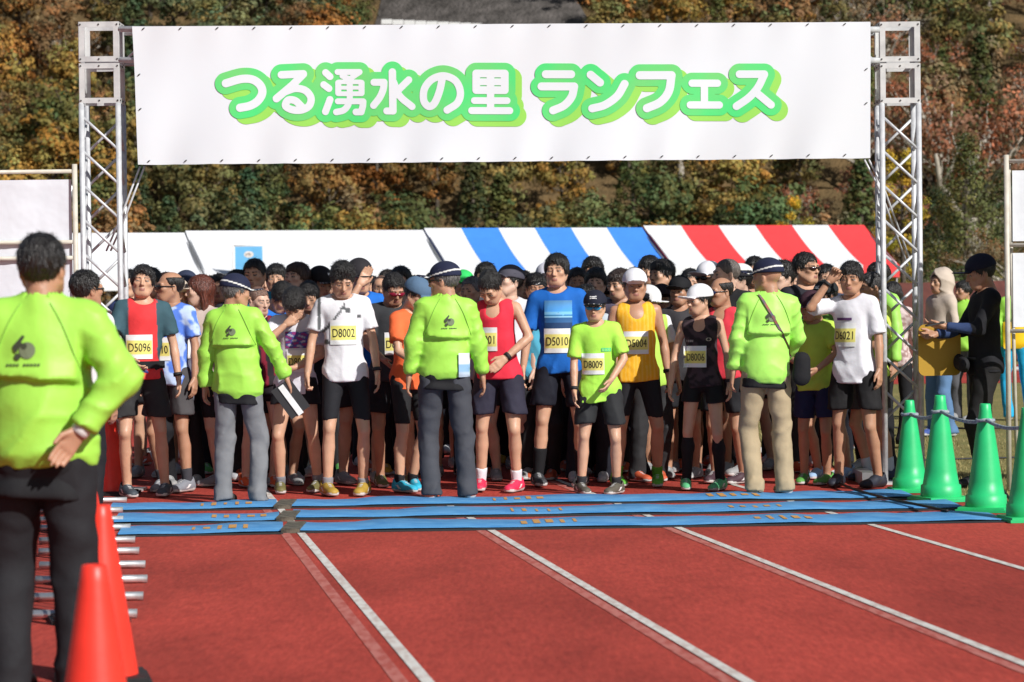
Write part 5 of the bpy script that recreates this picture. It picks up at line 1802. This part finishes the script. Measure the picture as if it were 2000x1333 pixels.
def shoulder_bag(root, bvh, S, J):
    pts = []
    for t in np.linspace(0, 1, 14):
        x = .07 + (-.20 - .07) * t; z = 1.475 + (.98 - 1.475) * t
        hit = bvh.ray_cast(Vector((x * S, 1, z * S)), Vector((0, -1, 0)))
        y = hit[0].y if hit[0] is not None else .12
        pts.append((x * S, y + .010, z * S))
    mb = MB()
    for p in pts:
        mb.v += [(p[0] - .016, p[1], p[2] - .010), (p[0] + .016, p[1], p[2] + .010)]
    for i in range(len(pts) - 1):
        mb.f.append([2 * i, 2 * i + 1, 2 * i + 3, 2 * i + 2][::-1])
    bag = thing('shoulder_bag', 'small black shoulder bag with patterned strap on steward', 'bag', root.location, root.rotation_euler.z)
    mb.build('strap', M_STRAPP, bag)
    q = G((-.33, .02, .80), (-.13, .24, 1.08), .008)
    q.cone((-.23, .135, .99), (-.225, .135, .87), .062, .068, .03, flat=(0, 1, 0), ff=.55)
    V, Fq = q.nets()
    ob('bag_body', mesh_np('bag_body', V * S, Fq, True, None, (M_CLOTH,)), bag, (.012, .012, .014))
person(1503, 21.2, 'steward in lime jacket and beige trousers with black shoulder bag', yt=506, yaw=183, hy=52, hp=2, g=1.06, top='jacket', topcol=(.42, .86, .14), bottom='trousers', botcol=(.42, .33, .205),
       cap='piped', capcol=NAVY, hair=None, ha=(-.14, -.25, 1.0), ea=(-.8, .6, -.1), hb=(.27, -.05, .83), feet=((-.115, .0, 8), (.115, -.02, -10)), shoe=(.35, .25, .16),
       skin=SKIN_T, group=SG, hem=.815, tail=.785, extra=many(jacket_logo(), shoulder_bag))

# ------------------------------------------------------------------ front row of runners
def belt_pouch(root, bvh, S, J):
    V, Fq = decal(bvh, 0, .985, .32, .055, 24, 4, S, -1, .012)
    ob('waist_pouch', mesh_np('waist_pouch', V, Fq, True, np.tile((.012, .012, .014, 1), (len(V), 1)), (M_CLOTH,)), root)
person(283, 21.8, 'runner in red and teal t-shirt with black waist pouch, bib 5096', yt=519, yaw=10, hy=-4, hp=-6, ht=4, top='tee', pat=panel_pat((.74, .045, .05), (.045, .10, .125)), bottom='shorts', botcol=(.03, .029, .03),
       hair='part', head='slim', ha=(-.10, -.22, 1.03), ea=(-.9, .2, -.5), hb=(.27, -.03, .83), watch=1, feet=((-.13, -.02, 14), (.15, -.04, -14)), shoe=(.05, .065, .08), bib='D5096', bibpos=(-.03, 1.12),
       hem=.88, extra=many(belt_pouch, held_box(0, (.05, -.05, -.07), (.15, .085, .012), mat('phone_case', (.03, .06, .22), .3), 'phone', 'dark blue phone held by runner in red shirt', 'phone', (.5, .15, .5))))
person(338, 22.3, 'runner in blue tie-dye t-shirt and sunglasses looking left', yt=530, yaw=-22, hy=-42, top='tee', pat=noise_pat((.10, .22, .72), (.50, .62, .85), 34, .1, .6), bottom='shorts', botcol=(.07, .065, .068),
       hair='bald', hcol=HBLACK, glasses=(.01, .01, .012), skin=SKIN_T, feet=((-.11, 0, 12), (.12, -.02, -10)), shoe=(.22, .23, .26), sock=(.05, .05, .06), sockh=.10, bib='D5010', bibpos=(-.05, 1.12))
person(586, 22.0, 'young runner in white printed t-shirt covering his bowed face, bib 8005', h=1.63, yaw=-6, hp=44, lean=10, top='tee', topcol=(.70, .69, .74), bottom='brief', botcol=BLK,
       hair='bowl', ha=(-.06, -.235, 1.39), ea=(-.75, -.35, -.8), ta=(1, 0, .2), handa='flat', hb=(.02, -.27, 1.04), eb=(.9, .2, -.3), feet=((-.16, -.02, 12), (.14, .03, -10)), shoe=(.16, .14, .05), sock=(.2, .2, .22), sockh=.06,
       bib='D8005', bibpos=(0.03, 1.09), extra=patch(.03, 1.265, .21, .135, comic, 'chest_print', 28, 18))
person(672, 21.7, 'tall young runner in white patterned t-shirt looking down, bib 8002', h=1.80, yaw=4, hp=26, hy=6, top='tee', pat=white_streak, bottom='tights', botcol=(.018, .018, .022),
       hair='spiky', head='slim', ha=(-.27, -.05, .84), hb=(.265, -.06, .845), handa='fist', watch=1, feet=((-.12, -.06, 16), (.14, -.05, -14)), shoe=(.42, .27, .04), sock=(.25, .24, .26), sockh=.05, bib='D8002', bibpos=(.01, 1.20), g=.95)
person(800, 22.0, 'runner in orange t-shirt and faded denim cap leaning forward', yt=540, yaw=42, hy=10, hp=22, lean=9, top='tee', topcol=(.88, .16, .05), bottom='tights', botcol=(.02, .02, .022),
       cap='plain', capcol=(.10, .17, .27), ha=(-.08, -.30, 1.02), ea=(-.8, .5, -.3), hb=(.12, -.3, 1.0), feet=((-.13, -.06, 0), (.12, .08, -30)), shoe=(.03, .42, .60), sock=BLK, sockh=.06)
person(972, 21.9, 'runner in red singlet with hand on hip and bowed head, bib 8001', h=1.745, yaw=-12, hp=42, hy=-14, lean=3, top='singlet', topcol=(.78, .035, .065), bottom='shorts', botcol=(.028, .026, .045),
       hair='short', hb=(.12, -.20, 1.03), eb=(1, .15, -.2), tb=(-.3, 0, 1), handb='flat', ha=(-.25, -.05, .83), watch=1, feet=((-.14, .02, 10), (.15, -.03, -10)), shoe=(.75, .03, .09), sock=(.75, .72, .76), sockh=.09, bib='D8001', bibpos=(-.06, 1.17))
person(1093, 22.4, 'tall runner in royal blue t-shirt with lake photo print', yt=497, yaw=-4, hy=-8, head='slim', top='tee', topcol=(.012, .13, .50), sleeve=.86, bottom='shorts', botcol=(.012, .013, .022),
       hair='part', skin=SKIN, ha=(-.27, -.04, .83), hb=(.26, -.06, .84), feet=((-.16, .0, 14), (.16, .04, -10)), shoe=(.05, .05, .055), sock=(.012, .012, .014), sockh=.20, bib='D5010', bibpos=(.0, 1.085),
       extra=patch(.01, 1.275, .205, .215, photo_print, 'photo_print', 36, 40))
person(1170, 21.5, 'boy in lime t-shirt, navy cap and mirrored sunglasses, bib 8009', yt=568, yaw=-6, hy=-4, hp=4, top='tee', topcol=(.44, .87, .095), bottom='shorts', botcol=(.024, .025, .027), hem=.80,
       cap='emblem', capcol=(.014, .016, .03), glasses=(.015, .22, .42), lean=7, ha=(-.19, -.16, .87), hb=(.13, -.23, .98), eb=(.9, .4, -.3), watch=0, feet=((-.15, -.03, 22), (.15, -.02, -24)), shoe=(.10, .09, .07), sock=(.03, .03, .033), sockh=.07,
       bib='D8009', bibpos=(-.03, 1.115), sleeve=.85, g=1.0, extra=patch(.085, 1.235, .08, .03, lambda u, v: (.05, .55, .28) if math.sin(u * 30) * math.sin(v * 11) > -.2 else (.42, .84, .10), 'chest_print', 16, 8))
person(1243, 22.3, 'runner in yellow singlet and white cap, bib 5004', yt=526, yaw=4, hy=-2, hp=2, head='wide', top='singlet', pat=lines_pat((.88, .44, .02), (.90, .52, .07), 190), bottom='tights', botcol=BLK,
       cap='plain', capcol=(.78, .78, .82), skin=SKIN_T, ha=(-.26, .0, .84), hb=(.27, -.03, .83), watch=1, feet=((-.15, 0, 10), (.17, -.02, -8)), shoe=(.10, .40, .03), sock=(.09, .32, .03), sockh=.08, bib='D5004', bibpos=(.0, 1.15), g=1.03, hem=.84)
def chest_marks(root, bvh, S, J):
    patch(-.075, 1.262, .07, .018, lambda u, v: (.42, .38, .36) if math.sin(u * 26) > -.3 else (.03, .022, .026), 'chest_lettering', 22, 4)(root, bvh, S, J)
    patch(.085, 1.275, .045, .030, lambda u, v: (.52, .46, .36) if .10 < (u - .5) ** 2 + (v - .5) ** 2 < .25 else (.03, .022, .026), 'chest_logo', 12, 10)(root, bvh, S, J)
person(1372, 21.8, 'young runner in dark camouflage singlet and white cap, bib 8006', yt=556, yaw=-16, hy=-40, hp=4, top='singlet', pat=noise_pat((.022, .016, .02), (.065, .042, .05), 40), bottom='brief', botcol=(.012, .012, .013),
       cap='plain', capcol=(.78, .78, .80), g=.93, ha=(-.24, -.10, .90), ea=(-.9, .55, -.1), hb=(.26, -.02, .82), watch=1, feet=((-.14, -.01, 14), (.15, -.02, -12)), shoe=(.10, .45, .20), sock=(.012, .012, .014), sockh=.36, bib='D8006', bibpos=(-.03, 1.13), extra=chest_marks)
person(1668, 21.9, 'runner in white t-shirt and black shorts raising fist to forehead', yt=512, yaw=-32, hy=14, hp=6, top='tee', topcol=(.76, .75, .80), bottom='shorts', botcol=(.014, .013, .014), sleeve=.9,
       hair='fringe', ha=(-.115, -.17, 1.575), ea=(-.6, -.35, -1), handa='fist', ta=(.8, .3, .2), hb=(.25, -.04, .83), watch=0, feet=((-.14, .0, 10), (.16, .06, -14)), shoe=(.02, .022, .035), shoemesh=SHOE_DARK, skin=SKIN_T,
       bib='D6021', bibpos=(-.02, 1.17), hem=.80, extra=patch(-.02, 1.29, .13, .02, lambda u, v: (.12, .05, .16), 'chest_print', 8, 3))
person(1706, 22.6, 'older runner in lime yellow t-shirt and dark grey shorts, side on', yt=532, yaw=-62, hy=-8, hp=6, top='tee', topcol=(.58, .80, .11), bottom='shorts', botcol=(.05, .043, .046), hair='grey', hcol=(.035, .033, .033),
       skin=SKIN_T, hb=(.10, -.24, 1.08), eb=(.8, .4, -.4), ha=(-.1, -.25, 1.06), feet=((-.11, 0, 5), (.12, .05, -5)), shoe=(.02, .03, .07), shoemesh=SHOE_DARK, sock=(.5, .55, .62), sockh=.11, sleeve=.85)
# ------------------------------------------------------------------ second row
person(508, 22.7, 'short runner with shaved head in black and red singlet', h=1.615, yaw=20, hy=18, hp=8, top='singlet', pat=lines_pat((.02, .015, .018), (.20, .012, .03), 60), bottom='brief', botcol=(.02, .016, .02), hair='buzz', hcol=(.18, .10, .07), skin=SKIN_P,
       feet=((-.12, 0, 8), (.13, .02, -10)), shoe=(.80, .13, .03))
person(772, 22.6, 'runner in charcoal t-shirt with red sunglasses, head bowed', h=1.72, yaw=6, hp=26, hy=16, top='tee', topcol=(.04, .042, .046), bottom='shorts', botcol=BLK, hair='short', glasses=(.22, .01, .03), skin=SKIN_T,
       ha=(-.10, -.24, 1.03), ea=(-.9, .3, -.3), bib='D6021', bibpos=(.02, 1.15), shoe=(.14, .15, .05), extra=None)
person(1412, 22.5, 'balding runner in red singlet with dark sunglasses facing left', yt=541, yaw=-30, hy=-30, hp=4, top='singlet', topcol=(.74, .05, .075), bottom='shorts', botcol=BLK, hair='bald', hcol=HBLACK, glasses=(.02, .03, .09), skin=SKIN_T, shoe=(.06, .03, .04))
person(1590, 22.3, 'runner in lime yellow t-shirt and maroon cap with navy shorts', yt=568, yaw=-24, hy=-30, hp=16, top='tee', topcol=(.48, .70, .09), bottom='shorts', botcol=(.018, .022, .07), cap='plain', capcol=(.055, .024, .034), skin=SKIN_T,
       ha=(-.05, -.25, 1.08), hb=(.12, -.25, 1.04), eb=(.9, .3, -.2), shoe=(.10, .32, .06), feet=((-.1, 0, 5), (.12, -.02, -16)), g=.95)
person(1618, 22.9, 'runner in green t-shirt and black cap raising hand to mouth', yt=548, yaw=-36, hy=-18, hp=8, top='tee', topcol=(.13, .30, .05), bottom='tights', botcol=BLK, cap='emblem', capcol=(.02, .024, .026), ha=(-.05, -.25, 1.36), ea=(-.8, -.1, -.9), skin=SKIN_T, shoe=(.30, .45, .66), handa='fist')
# ------------------------------------------------------------------ the crowd behind
def crowd(px, yt, d, label, **kw):
    kw.setdefault('lod', 1)
    if 'bottom' not in kw and int(px) % 3:
        kw['bottom'] = 'trousers'; kw['botcol'] = ((.012, .012, .014), (.016, .017, .026), (.03, .03, .032))[int(px) % 3]; kw['shoe'] = kw.get('shoe', ((.55, .10, .04), (.10, .38, .08), (.5, .5, .52), (.6, .35, .03))[int(px) % 4])
    return person(px, d, label, yt=yt, **kw)
crowd(355, 545, 23.0, 'spectator in beige sun hat with a small child in front', yaw=8, hy=24, cap='plain', capcol=(.60, .50, .40), topcol=(.60, .85, .10), hair='short', bottom='trousers', botcol=BLK, ha=(-.06, -.22, 1.10), hb=(.10, -.22, 1.05))
crowd(396, 539, 22.9, 'woman with long reddish brown hair in profile', yaw=-34, hy=-40, hp=2, hair='long', hcol=HRED, topcol=(.62, .50, .44), skin=SKIN_P, lod=0, bottom='tights', shoe=(.2, .2, .22))
crowd(372, 530, 24.6, 'man in plain navy cap behind the beige sun hat', yaw=10, cap='plain', capcol=(.035, .045, .085), topcol=(.10, .11, .14))
crowd(300, 524, 24.2, 'dark haired man behind the tie-dye runner', yaw=-10, hair='short', topcol=(.12, .12, .13))
crowd(470, 529, 23.6, 'dark haired man just behind the navy capped steward', yaw=30, hy=30, hair='fringe', topcol=(.03, .03, .04))
crowd(433, 536, 24.6, 'man partly hidden behind the steward with grey trousers', yaw=0, hair='grey', topcol=(.35, .35, .38))
crowd(500, 507, 23.6, 'tall man in teal t-shirt with short black hair', yaw=6, hy=-16, hair='short', topcol=(.012, .20, .30), head='wide', lod=0)
crowd(543, 551, 22.9, 'dark haired man in bright blue shirt bending his head down', h=1.68, hp=44, hy=16, yaw=30, hair='fringe', topcol=(.02, .16, .60), lod=0)
crowd(545, 517, 25.0, 'dark haired man between the teal and pink shirts', hair='fringe', topcol=BLK)
crowd(582, 514, 24.0, 'brown haired young man in pink red shirt gazing left', yaw=-14, hy=-20, hp=-8, hair='fringe', hcol=HBROWN, topcol=(.72, .05, .10), skin=SKIN_P, lod=0)
crowd(610, 549, 23.4, 'man with black hair behind the white patterned shirt', h=1.66, hp=20, hair='fringe', topcol=BLK)
crowd(629, 521, 24.2, 'man in black cap with white swoosh stripes', yaw=16, hy=20, hp=14, cap='swoop', capcol=(.02, .018, .02), topcol=(.60, .26, .13))
crowd(705, 506, 23.0, 'tall man in black cap and blue shirt with hand over face', yaw=10, hy=6, hp=14, cap='plain', capcol=(.028, .026, .03), topcol=(.015, .15, .58), ha=(-.02, -.225, 1.53), ea=(-.5, -.5, -1), handa='flat', ta=(1, 0, 0), lod=0)
crowd(787, 522, 24.2, 'young man with swept back black hair, tall above the others', yaw=0, hy=-8, hp=-4, hair='part', topcol=(.30, .30, .33), skin=SKIN_P)
crowd(748, 537, 24.8, 'balding man half hidden behind the red sunglasses', hair='bald', topcol=(.05, .05, .06))
crowd(730, 540, 25.4, 'dark haired man far behind in the crowd, left of balding man', hair='short', topcol=(.04, .05, .1))
crowd(815, 540, 25.3, 'dark haired man behind the orange shirt', hair='short', topcol=BLK)
crowd(825, 552, 23.8, 'grey haired balding man close behind the orange shirt', hair='bald', hcol=HGREY, topcol=(.2, .2, .22))
crowd(912, 529, 24.9, 'person in bright green cap behind the steward', cap='plain', capcol=(.04, .62, .14), topcol=(.05, .05, .06), hy=20)
crowd(928, 541, 23.7, 'grey haired man in white shirt behind the steward', hair='grey', hcol=(.16, .16, .165), topcol=(.70, .72, .74), hy=-30)
crowd(955, 514, 25.2, 'tall dark haired man behind the grey cap', hair='fringe', topcol=(.1, .1, .12), yaw=-15)
crowd(996, 519, 23.2, 'runner in grey cap and white t-shirt looking left', yaw=-16, hy=-34, hp=-10, cap='plain', capcol=(.075, .072, .095), topcol=(.74, .74, .77), skin=SKIN_P, lod=0)
crowd(1026, 530, 24.6, 'dark haired man looking over the grey cap runner', hair='grey', hcol=HBLACK, topcol=BLK, yaw=8)
crowd(1052, 539, 23.2, 'man in black headband with white tick mark', h=1.70, yaw=4, hp=6, hair='short', band=(.010, .010, .012), topcol=(.10, .45, .62), skin=SKIN_T, lod=0)
crowd(1072, 515, 25.2, 'person in white cap behind the headband man', cap='plain', capcol=(.70, .68, .76), topcol=(.4, .4, .45))
crowd(1132, 524, 24.4, 'dark haired man at the shoulder of the blue t-shirt', hair='short', topcol=BLK, skin=SKIN_T)
crowd(1164, 503, 25.0, 'tall dark haired man behind the navy capped boy', hair='fringe', topcol=(.08, .08, .1))
crowd(1166, 524, 23.8, 'young man with fringe behind the boy', hair='fringe', yaw=-6, topcol=(.2, .25, .3), skin=SKIN_P)
crowd(1150, 556, 22.9, 'man with black bandana just behind the boy', band=BLK, hair='short', topcol=(.45, .5, .55), skin=SKIN_T)
crowd(1196, 550, 24.0, 'man in black cap with white lettering behind boy', cap='emblem', capcol=(.02, .02, .024), topcol=(.05, .05, .06))
crowd(1216, 526, 23.2, 'man with longish brown hair looking left and down', yaw=-22, hy=-20, hp=8, hair='fringe', hcol=(.03, .018, .014), topcol=(.13, .11, .16), lod=0)
crowd(1246, 524, 24.6, 'dark haired man behind the white capped yellow singlet', hair='short', topcol=BLK)
crowd(1272, 502, 25.2, 'tall dark haired man beneath the blue tent edge', hair='bowl', topcol=BLK, yaw=-10)
crowd(1300, 508, 24.2, 'stocky dark haired man looking left, tall', yaw=-24, hy=-26, head='wide', hair='fringe', topcol=(.05, .05, .06), lod=0)
crowd(1268, 562, 22.9, 'woman in white cap with black sides and lime shirt', h=1.58, yaw=16, hy=26, hp=16, cap='dark_side', capcol=(.76, .76, .76), pat=tees((.48, .80, .12), (.74, .74, .76)), lod=0)
crowd(1296, 556, 24.0, 'person in dark brown cap in shade behind the woman', cap='plain', capcol=(.03, .022, .026), topcol=BLK, skin=SKIN_T)
crowd(1332, 540, 23.3, 'man in black cap and charcoal t-shirt in shade', yaw=-12, hy=-10, cap='plain', capcol=(.012, .012, .014), topcol=CHAR, skin=SKIN_T, lod=0)
crowd(1352, 526, 24.8, 'dark haired man behind the charcoal t-shirt', hair='short', topcol=BLK)
crowd(1386, 512, 23.8, 'man in white cap and sunglasses facing left', yaw=-20, hy=-22, cap='plain', capcol=(.76, .76, .80), glasses=(.015, .012, .012), topcol=(.1, .1, .12), skin=SKIN_T, lod=0)
crowd(1422, 506, 23.5, 'tall man with shaved grey hair in black t-shirt', yaw=-34, hy=-40, hair='buzz', hcol=(.10, .085, .075), topcol=(.024, .024, .026), skin=SKIN_P, lod=0)
crowd(1448, 517, 24.3, 'man in white cap with black sides in profile', yaw=-40, hy=-30, cap='dark_side', capcol=(.70, .70, .68), topcol=(.05, .12, .3), skin=SKIN_P)
crowd(1478, 502, 25.2, 'dark haired man hidden behind the beige trousered steward', hair='short', topcol=BLK)
crowd(1533, 512, 24.2, 'young man with black hair looking left beside steward', yaw=-30, hy=-24, hair='spiky', topcol=(.7, .7, .68), skin=SKIN_P)
crowd(1580, 494, 23.7, 'tall man with dark sunglasses in black t-shirt facing right', yaw=18, hy=26, hair='short', glasses=(.03, .012, .014), topcol=(.022, .022, .03), lod=0)
crowd(1556, 527, 25.0, 'person in off-white top between the sunglasses man and steward', hair='short', topcol=(.74, .74, .70))
crowd(1618, 517, 24.6, 'dark haired man behind the raised fist', hair='short', topcol=(.06, .07, .12))
crowd(1716, 513, 24.0, 'man in lime jacket with short black hair behind tower', yaw=-50, hy=-10, hair='short', top='jacket', topcol=(.36, .74, .12), bottom='trousers', botcol=BLK, skin=SKIN_T)
crowd(1748, 552, 27.5, 'woman in patterned pink top seen through the right tower', yaw=160, hair='long', top='long', pat=noise_pat((.35, .22, .20), (.75, .62, .60), 70), bottom='trousers', botcol=BLK, group='people on the infield')
# fill of the pack further back
for i, px in enumerate((255, 330, 415, 455, 520, 565, 655, 690, 760, 850, 880, 940, 1010, 1090, 1120, 1180, 1230, 1290, 1330, 1400, 1435, 1500, 1550, 1600, 1640)):
    d = 26.0 + (i * 7 % 5) * .42
    cols = [((.04, .06, .16), 'navy'), ((.30, .31, .33), 'grey'), ((.70, .70, .72), 'white'), ((.03, .18, .55), 'blue'), ((.55, .05, .05), 'red')]
    cc, cn = cols[i % 5]
    crowd(px, 528 + (i * 5 % 4) * 6, d, 'runner in %s shirt in the packed back rows' % cn, hair=('short', 'part', 'grey', 'spiky')[i % 4], topcol=cc, yaw=-20 + (i * 37 % 40), hcol=(HBLACK, HBROWN, (.03, .024, .02))[i % 3], shoe=((.6, .1, .05), (.5, .5, .5), (.1, .4, .1), (.05, .05, .06))[i % 4], group='runners in the packed back rows')
# ------------------------------------------------------------------ left edge
crowd(14, 515, 24.0, 'man with black fringe at the far left edge', yaw=4, hair='fringe', head='wide', topcol=(.3, .3, .32), skin=SKIN_P, lod=0, group='people at the left barrier')
crowd(160, 528, 18.3, 'dark haired man in white shirt seen from behind', slouch=-7, yaw=158, hy=-22, hair='short', top='long', topcol=(.74, .74, .76), bottom='trousers', botcol=BLK, glasses=(.3, .28, .2), skin=SKIN_T, lod=0, group='people at the left barrier')
# the small child carried in front of the beige sun hat
person(356, 22.72, 'small child with brown hair carried against an adult chest', h=.92, z0=.60, yaw=170, hair='short', hcol=(.06, .03, .02), topcol=(.70, .68, .66), bottom='trousers', botcol=(.2, .2, .25), lod=1, feet=((-.09, -.12, 0), (.09, -.12, 0)), group='people on the infield')
# ------------------------------------------------------------------ right edge
def cam_strap(root, bvh, S, J):
    q = G((-.2, -.3, .80), (.2, .0, 1.06), .009)
    q.cone((-.10, -.17, .93), (.07, -.18, .91), .062, .058, .03, flat=(0, 1, 0), ff=.7)
    V, Fq = q.nets()
    bag = thing('waist_bag', 'black waist bag worn by the man in black', 'bag', root.location, root.rotation_euler.z)
    ob('bag_body', mesh_np('bag_body', V * S, Fq, True, None, (M_CLOTH,)), bag, (.02, .02, .022))
    MB().tube([(.11 * math.cos(a) * 1.42 * S, .13 * math.sin(a) * S, .955 * S) for a in np.linspace(0, 6.28, 24)], .014, 6).build('strap', M_BLK, bag, True)
    M_YB = mat('yellow_board', (.42, .24, .012), .5)  # yellow darkened to ochre, the shade on the board put into its colour
    b = thing('yellow_board', 'large round cornered yellow board held by man in black', 'board', root.location, root.rotation_euler.z)
    pts = []
    w2, h2, rr = .17, .20, .05
    for cx, cy, a0 in ((w2 - rr, h2 - rr, 0), (-w2 + rr, h2 - rr, 90), (-w2 + rr, -h2 + rr, 180), (w2 - rr, -h2 + rr, 270)):
        for a in range(0, 91, 15):
            t = math.radians(a0 + a); pts.append((cx + rr * math.cos(t), cy + rr * math.sin(t)))
    mb = MB()
    n = len(pts)
    for yy in (-.006, .006):
        mb.v += [(yy - .10, p[0] - .33, p[1] + 1.06) for p in pts]
    mb.f = [list(range(n)), list(range(n, 2 * n))[::-1]] + [[i, (i + 1) % n, n + (i + 1) % n, n + i][::-1] for i in range(n)]
    mb.build('board_panel', M_YB, b)
    held_box(1, (.0, -.08, .02), (.07, .14, .012), M_BLK, 'phone', 'black phone in the hand of the man in black', 'phone', (.2, 0, 0))(root, bvh, S, J)
person(1925, 21.9, 'man in black shirt, navy cap and waist bag reading a phone', yt=497, yaw=-82, hy=0, hp=14, top='long', pat=lambda V: np.where((V[:, 1:2] < -.17), np.array([[.035, .06, .15, 1]]), np.array([[.012, .012, .015, 1]])), bottom='trousers', botcol=(.016, .015, .015), cap='plain', capcol=(.012, .014, .03), skin=SKIN_T, sleeve=.95,
       ha=(-.06, -.36, 1.14), ea=(-.3, .5, -.8), hb=(.12, -.34, 1.20), eb=(.5, .5, -.8), shoe=BLK, shoemesh=SHOE_DARK, feet=((-.1, .05, 5), (.1, -.05, -5)), group='people on the infield', extra=cam_strap)
def hood(root, bvh, S, J):
    q = G((-.22, -.22, 1.28), (.22, .26, 1.86), .011)
    c0 = J['hc']
    q.ell(c0 + (0, .03, .01), (.118, .135, .15), .02)
    q.cone(c0 + (0, .04, -.09), c0 + (0, .05, -.18), .10, .13, .04, flat=(0, 1, 0), ff=.85)
    q.ell(c0 + (0, -.12, -.02), (.082, .12, .11), .02, op='sub')
    X, Y, Z = q.full()
    q.D = q.D - .010 * ridg(26 * Z + 9 * Y + 2 * np.sin(14 * X))
    V, Fq = q.nets()
    ob('hood', mesh_np('hood', V * S, Fq, True, None, (M_CLOTH,)), root, (.55, .46, .38))
person(1838, 29.5, 'person in beige hooded top and blue jeans by the far cones', yt=528, yaw=-58, top='long', topcol=(.55, .46, .38), bottom='trousers', botcol=(.11, .21, .38), hair='short', lod=1, shoe=(.05, .09, .3), group='people on the infield', extra=hood)
person(1884, 33, 'older man in lime jacket standing beyond the yellow board', yt=549, yaw=-30, hy=-30, top='jacket', topcol=LIME, bottom='trousers', botcol=(.1, .1, .11), hair='fringe', lod=1, skin=SKIN_T, group='people on the infield')
person(1988, 33, 'person in lime jacket and bright sky blue trousers', yt=540, yaw=180, top='jacket', topcol=LIME, bottom='trousers', botcol=(.02, .40, .70), hair='short', lod=1, shoe=(.6, .6, .6), group='people on the infield',
       extra=patch(0, 1.02, .36, .32, lambda u, v: (.85, .52, .01), 'yellow_vest', 8, 8, 1, off=.012))
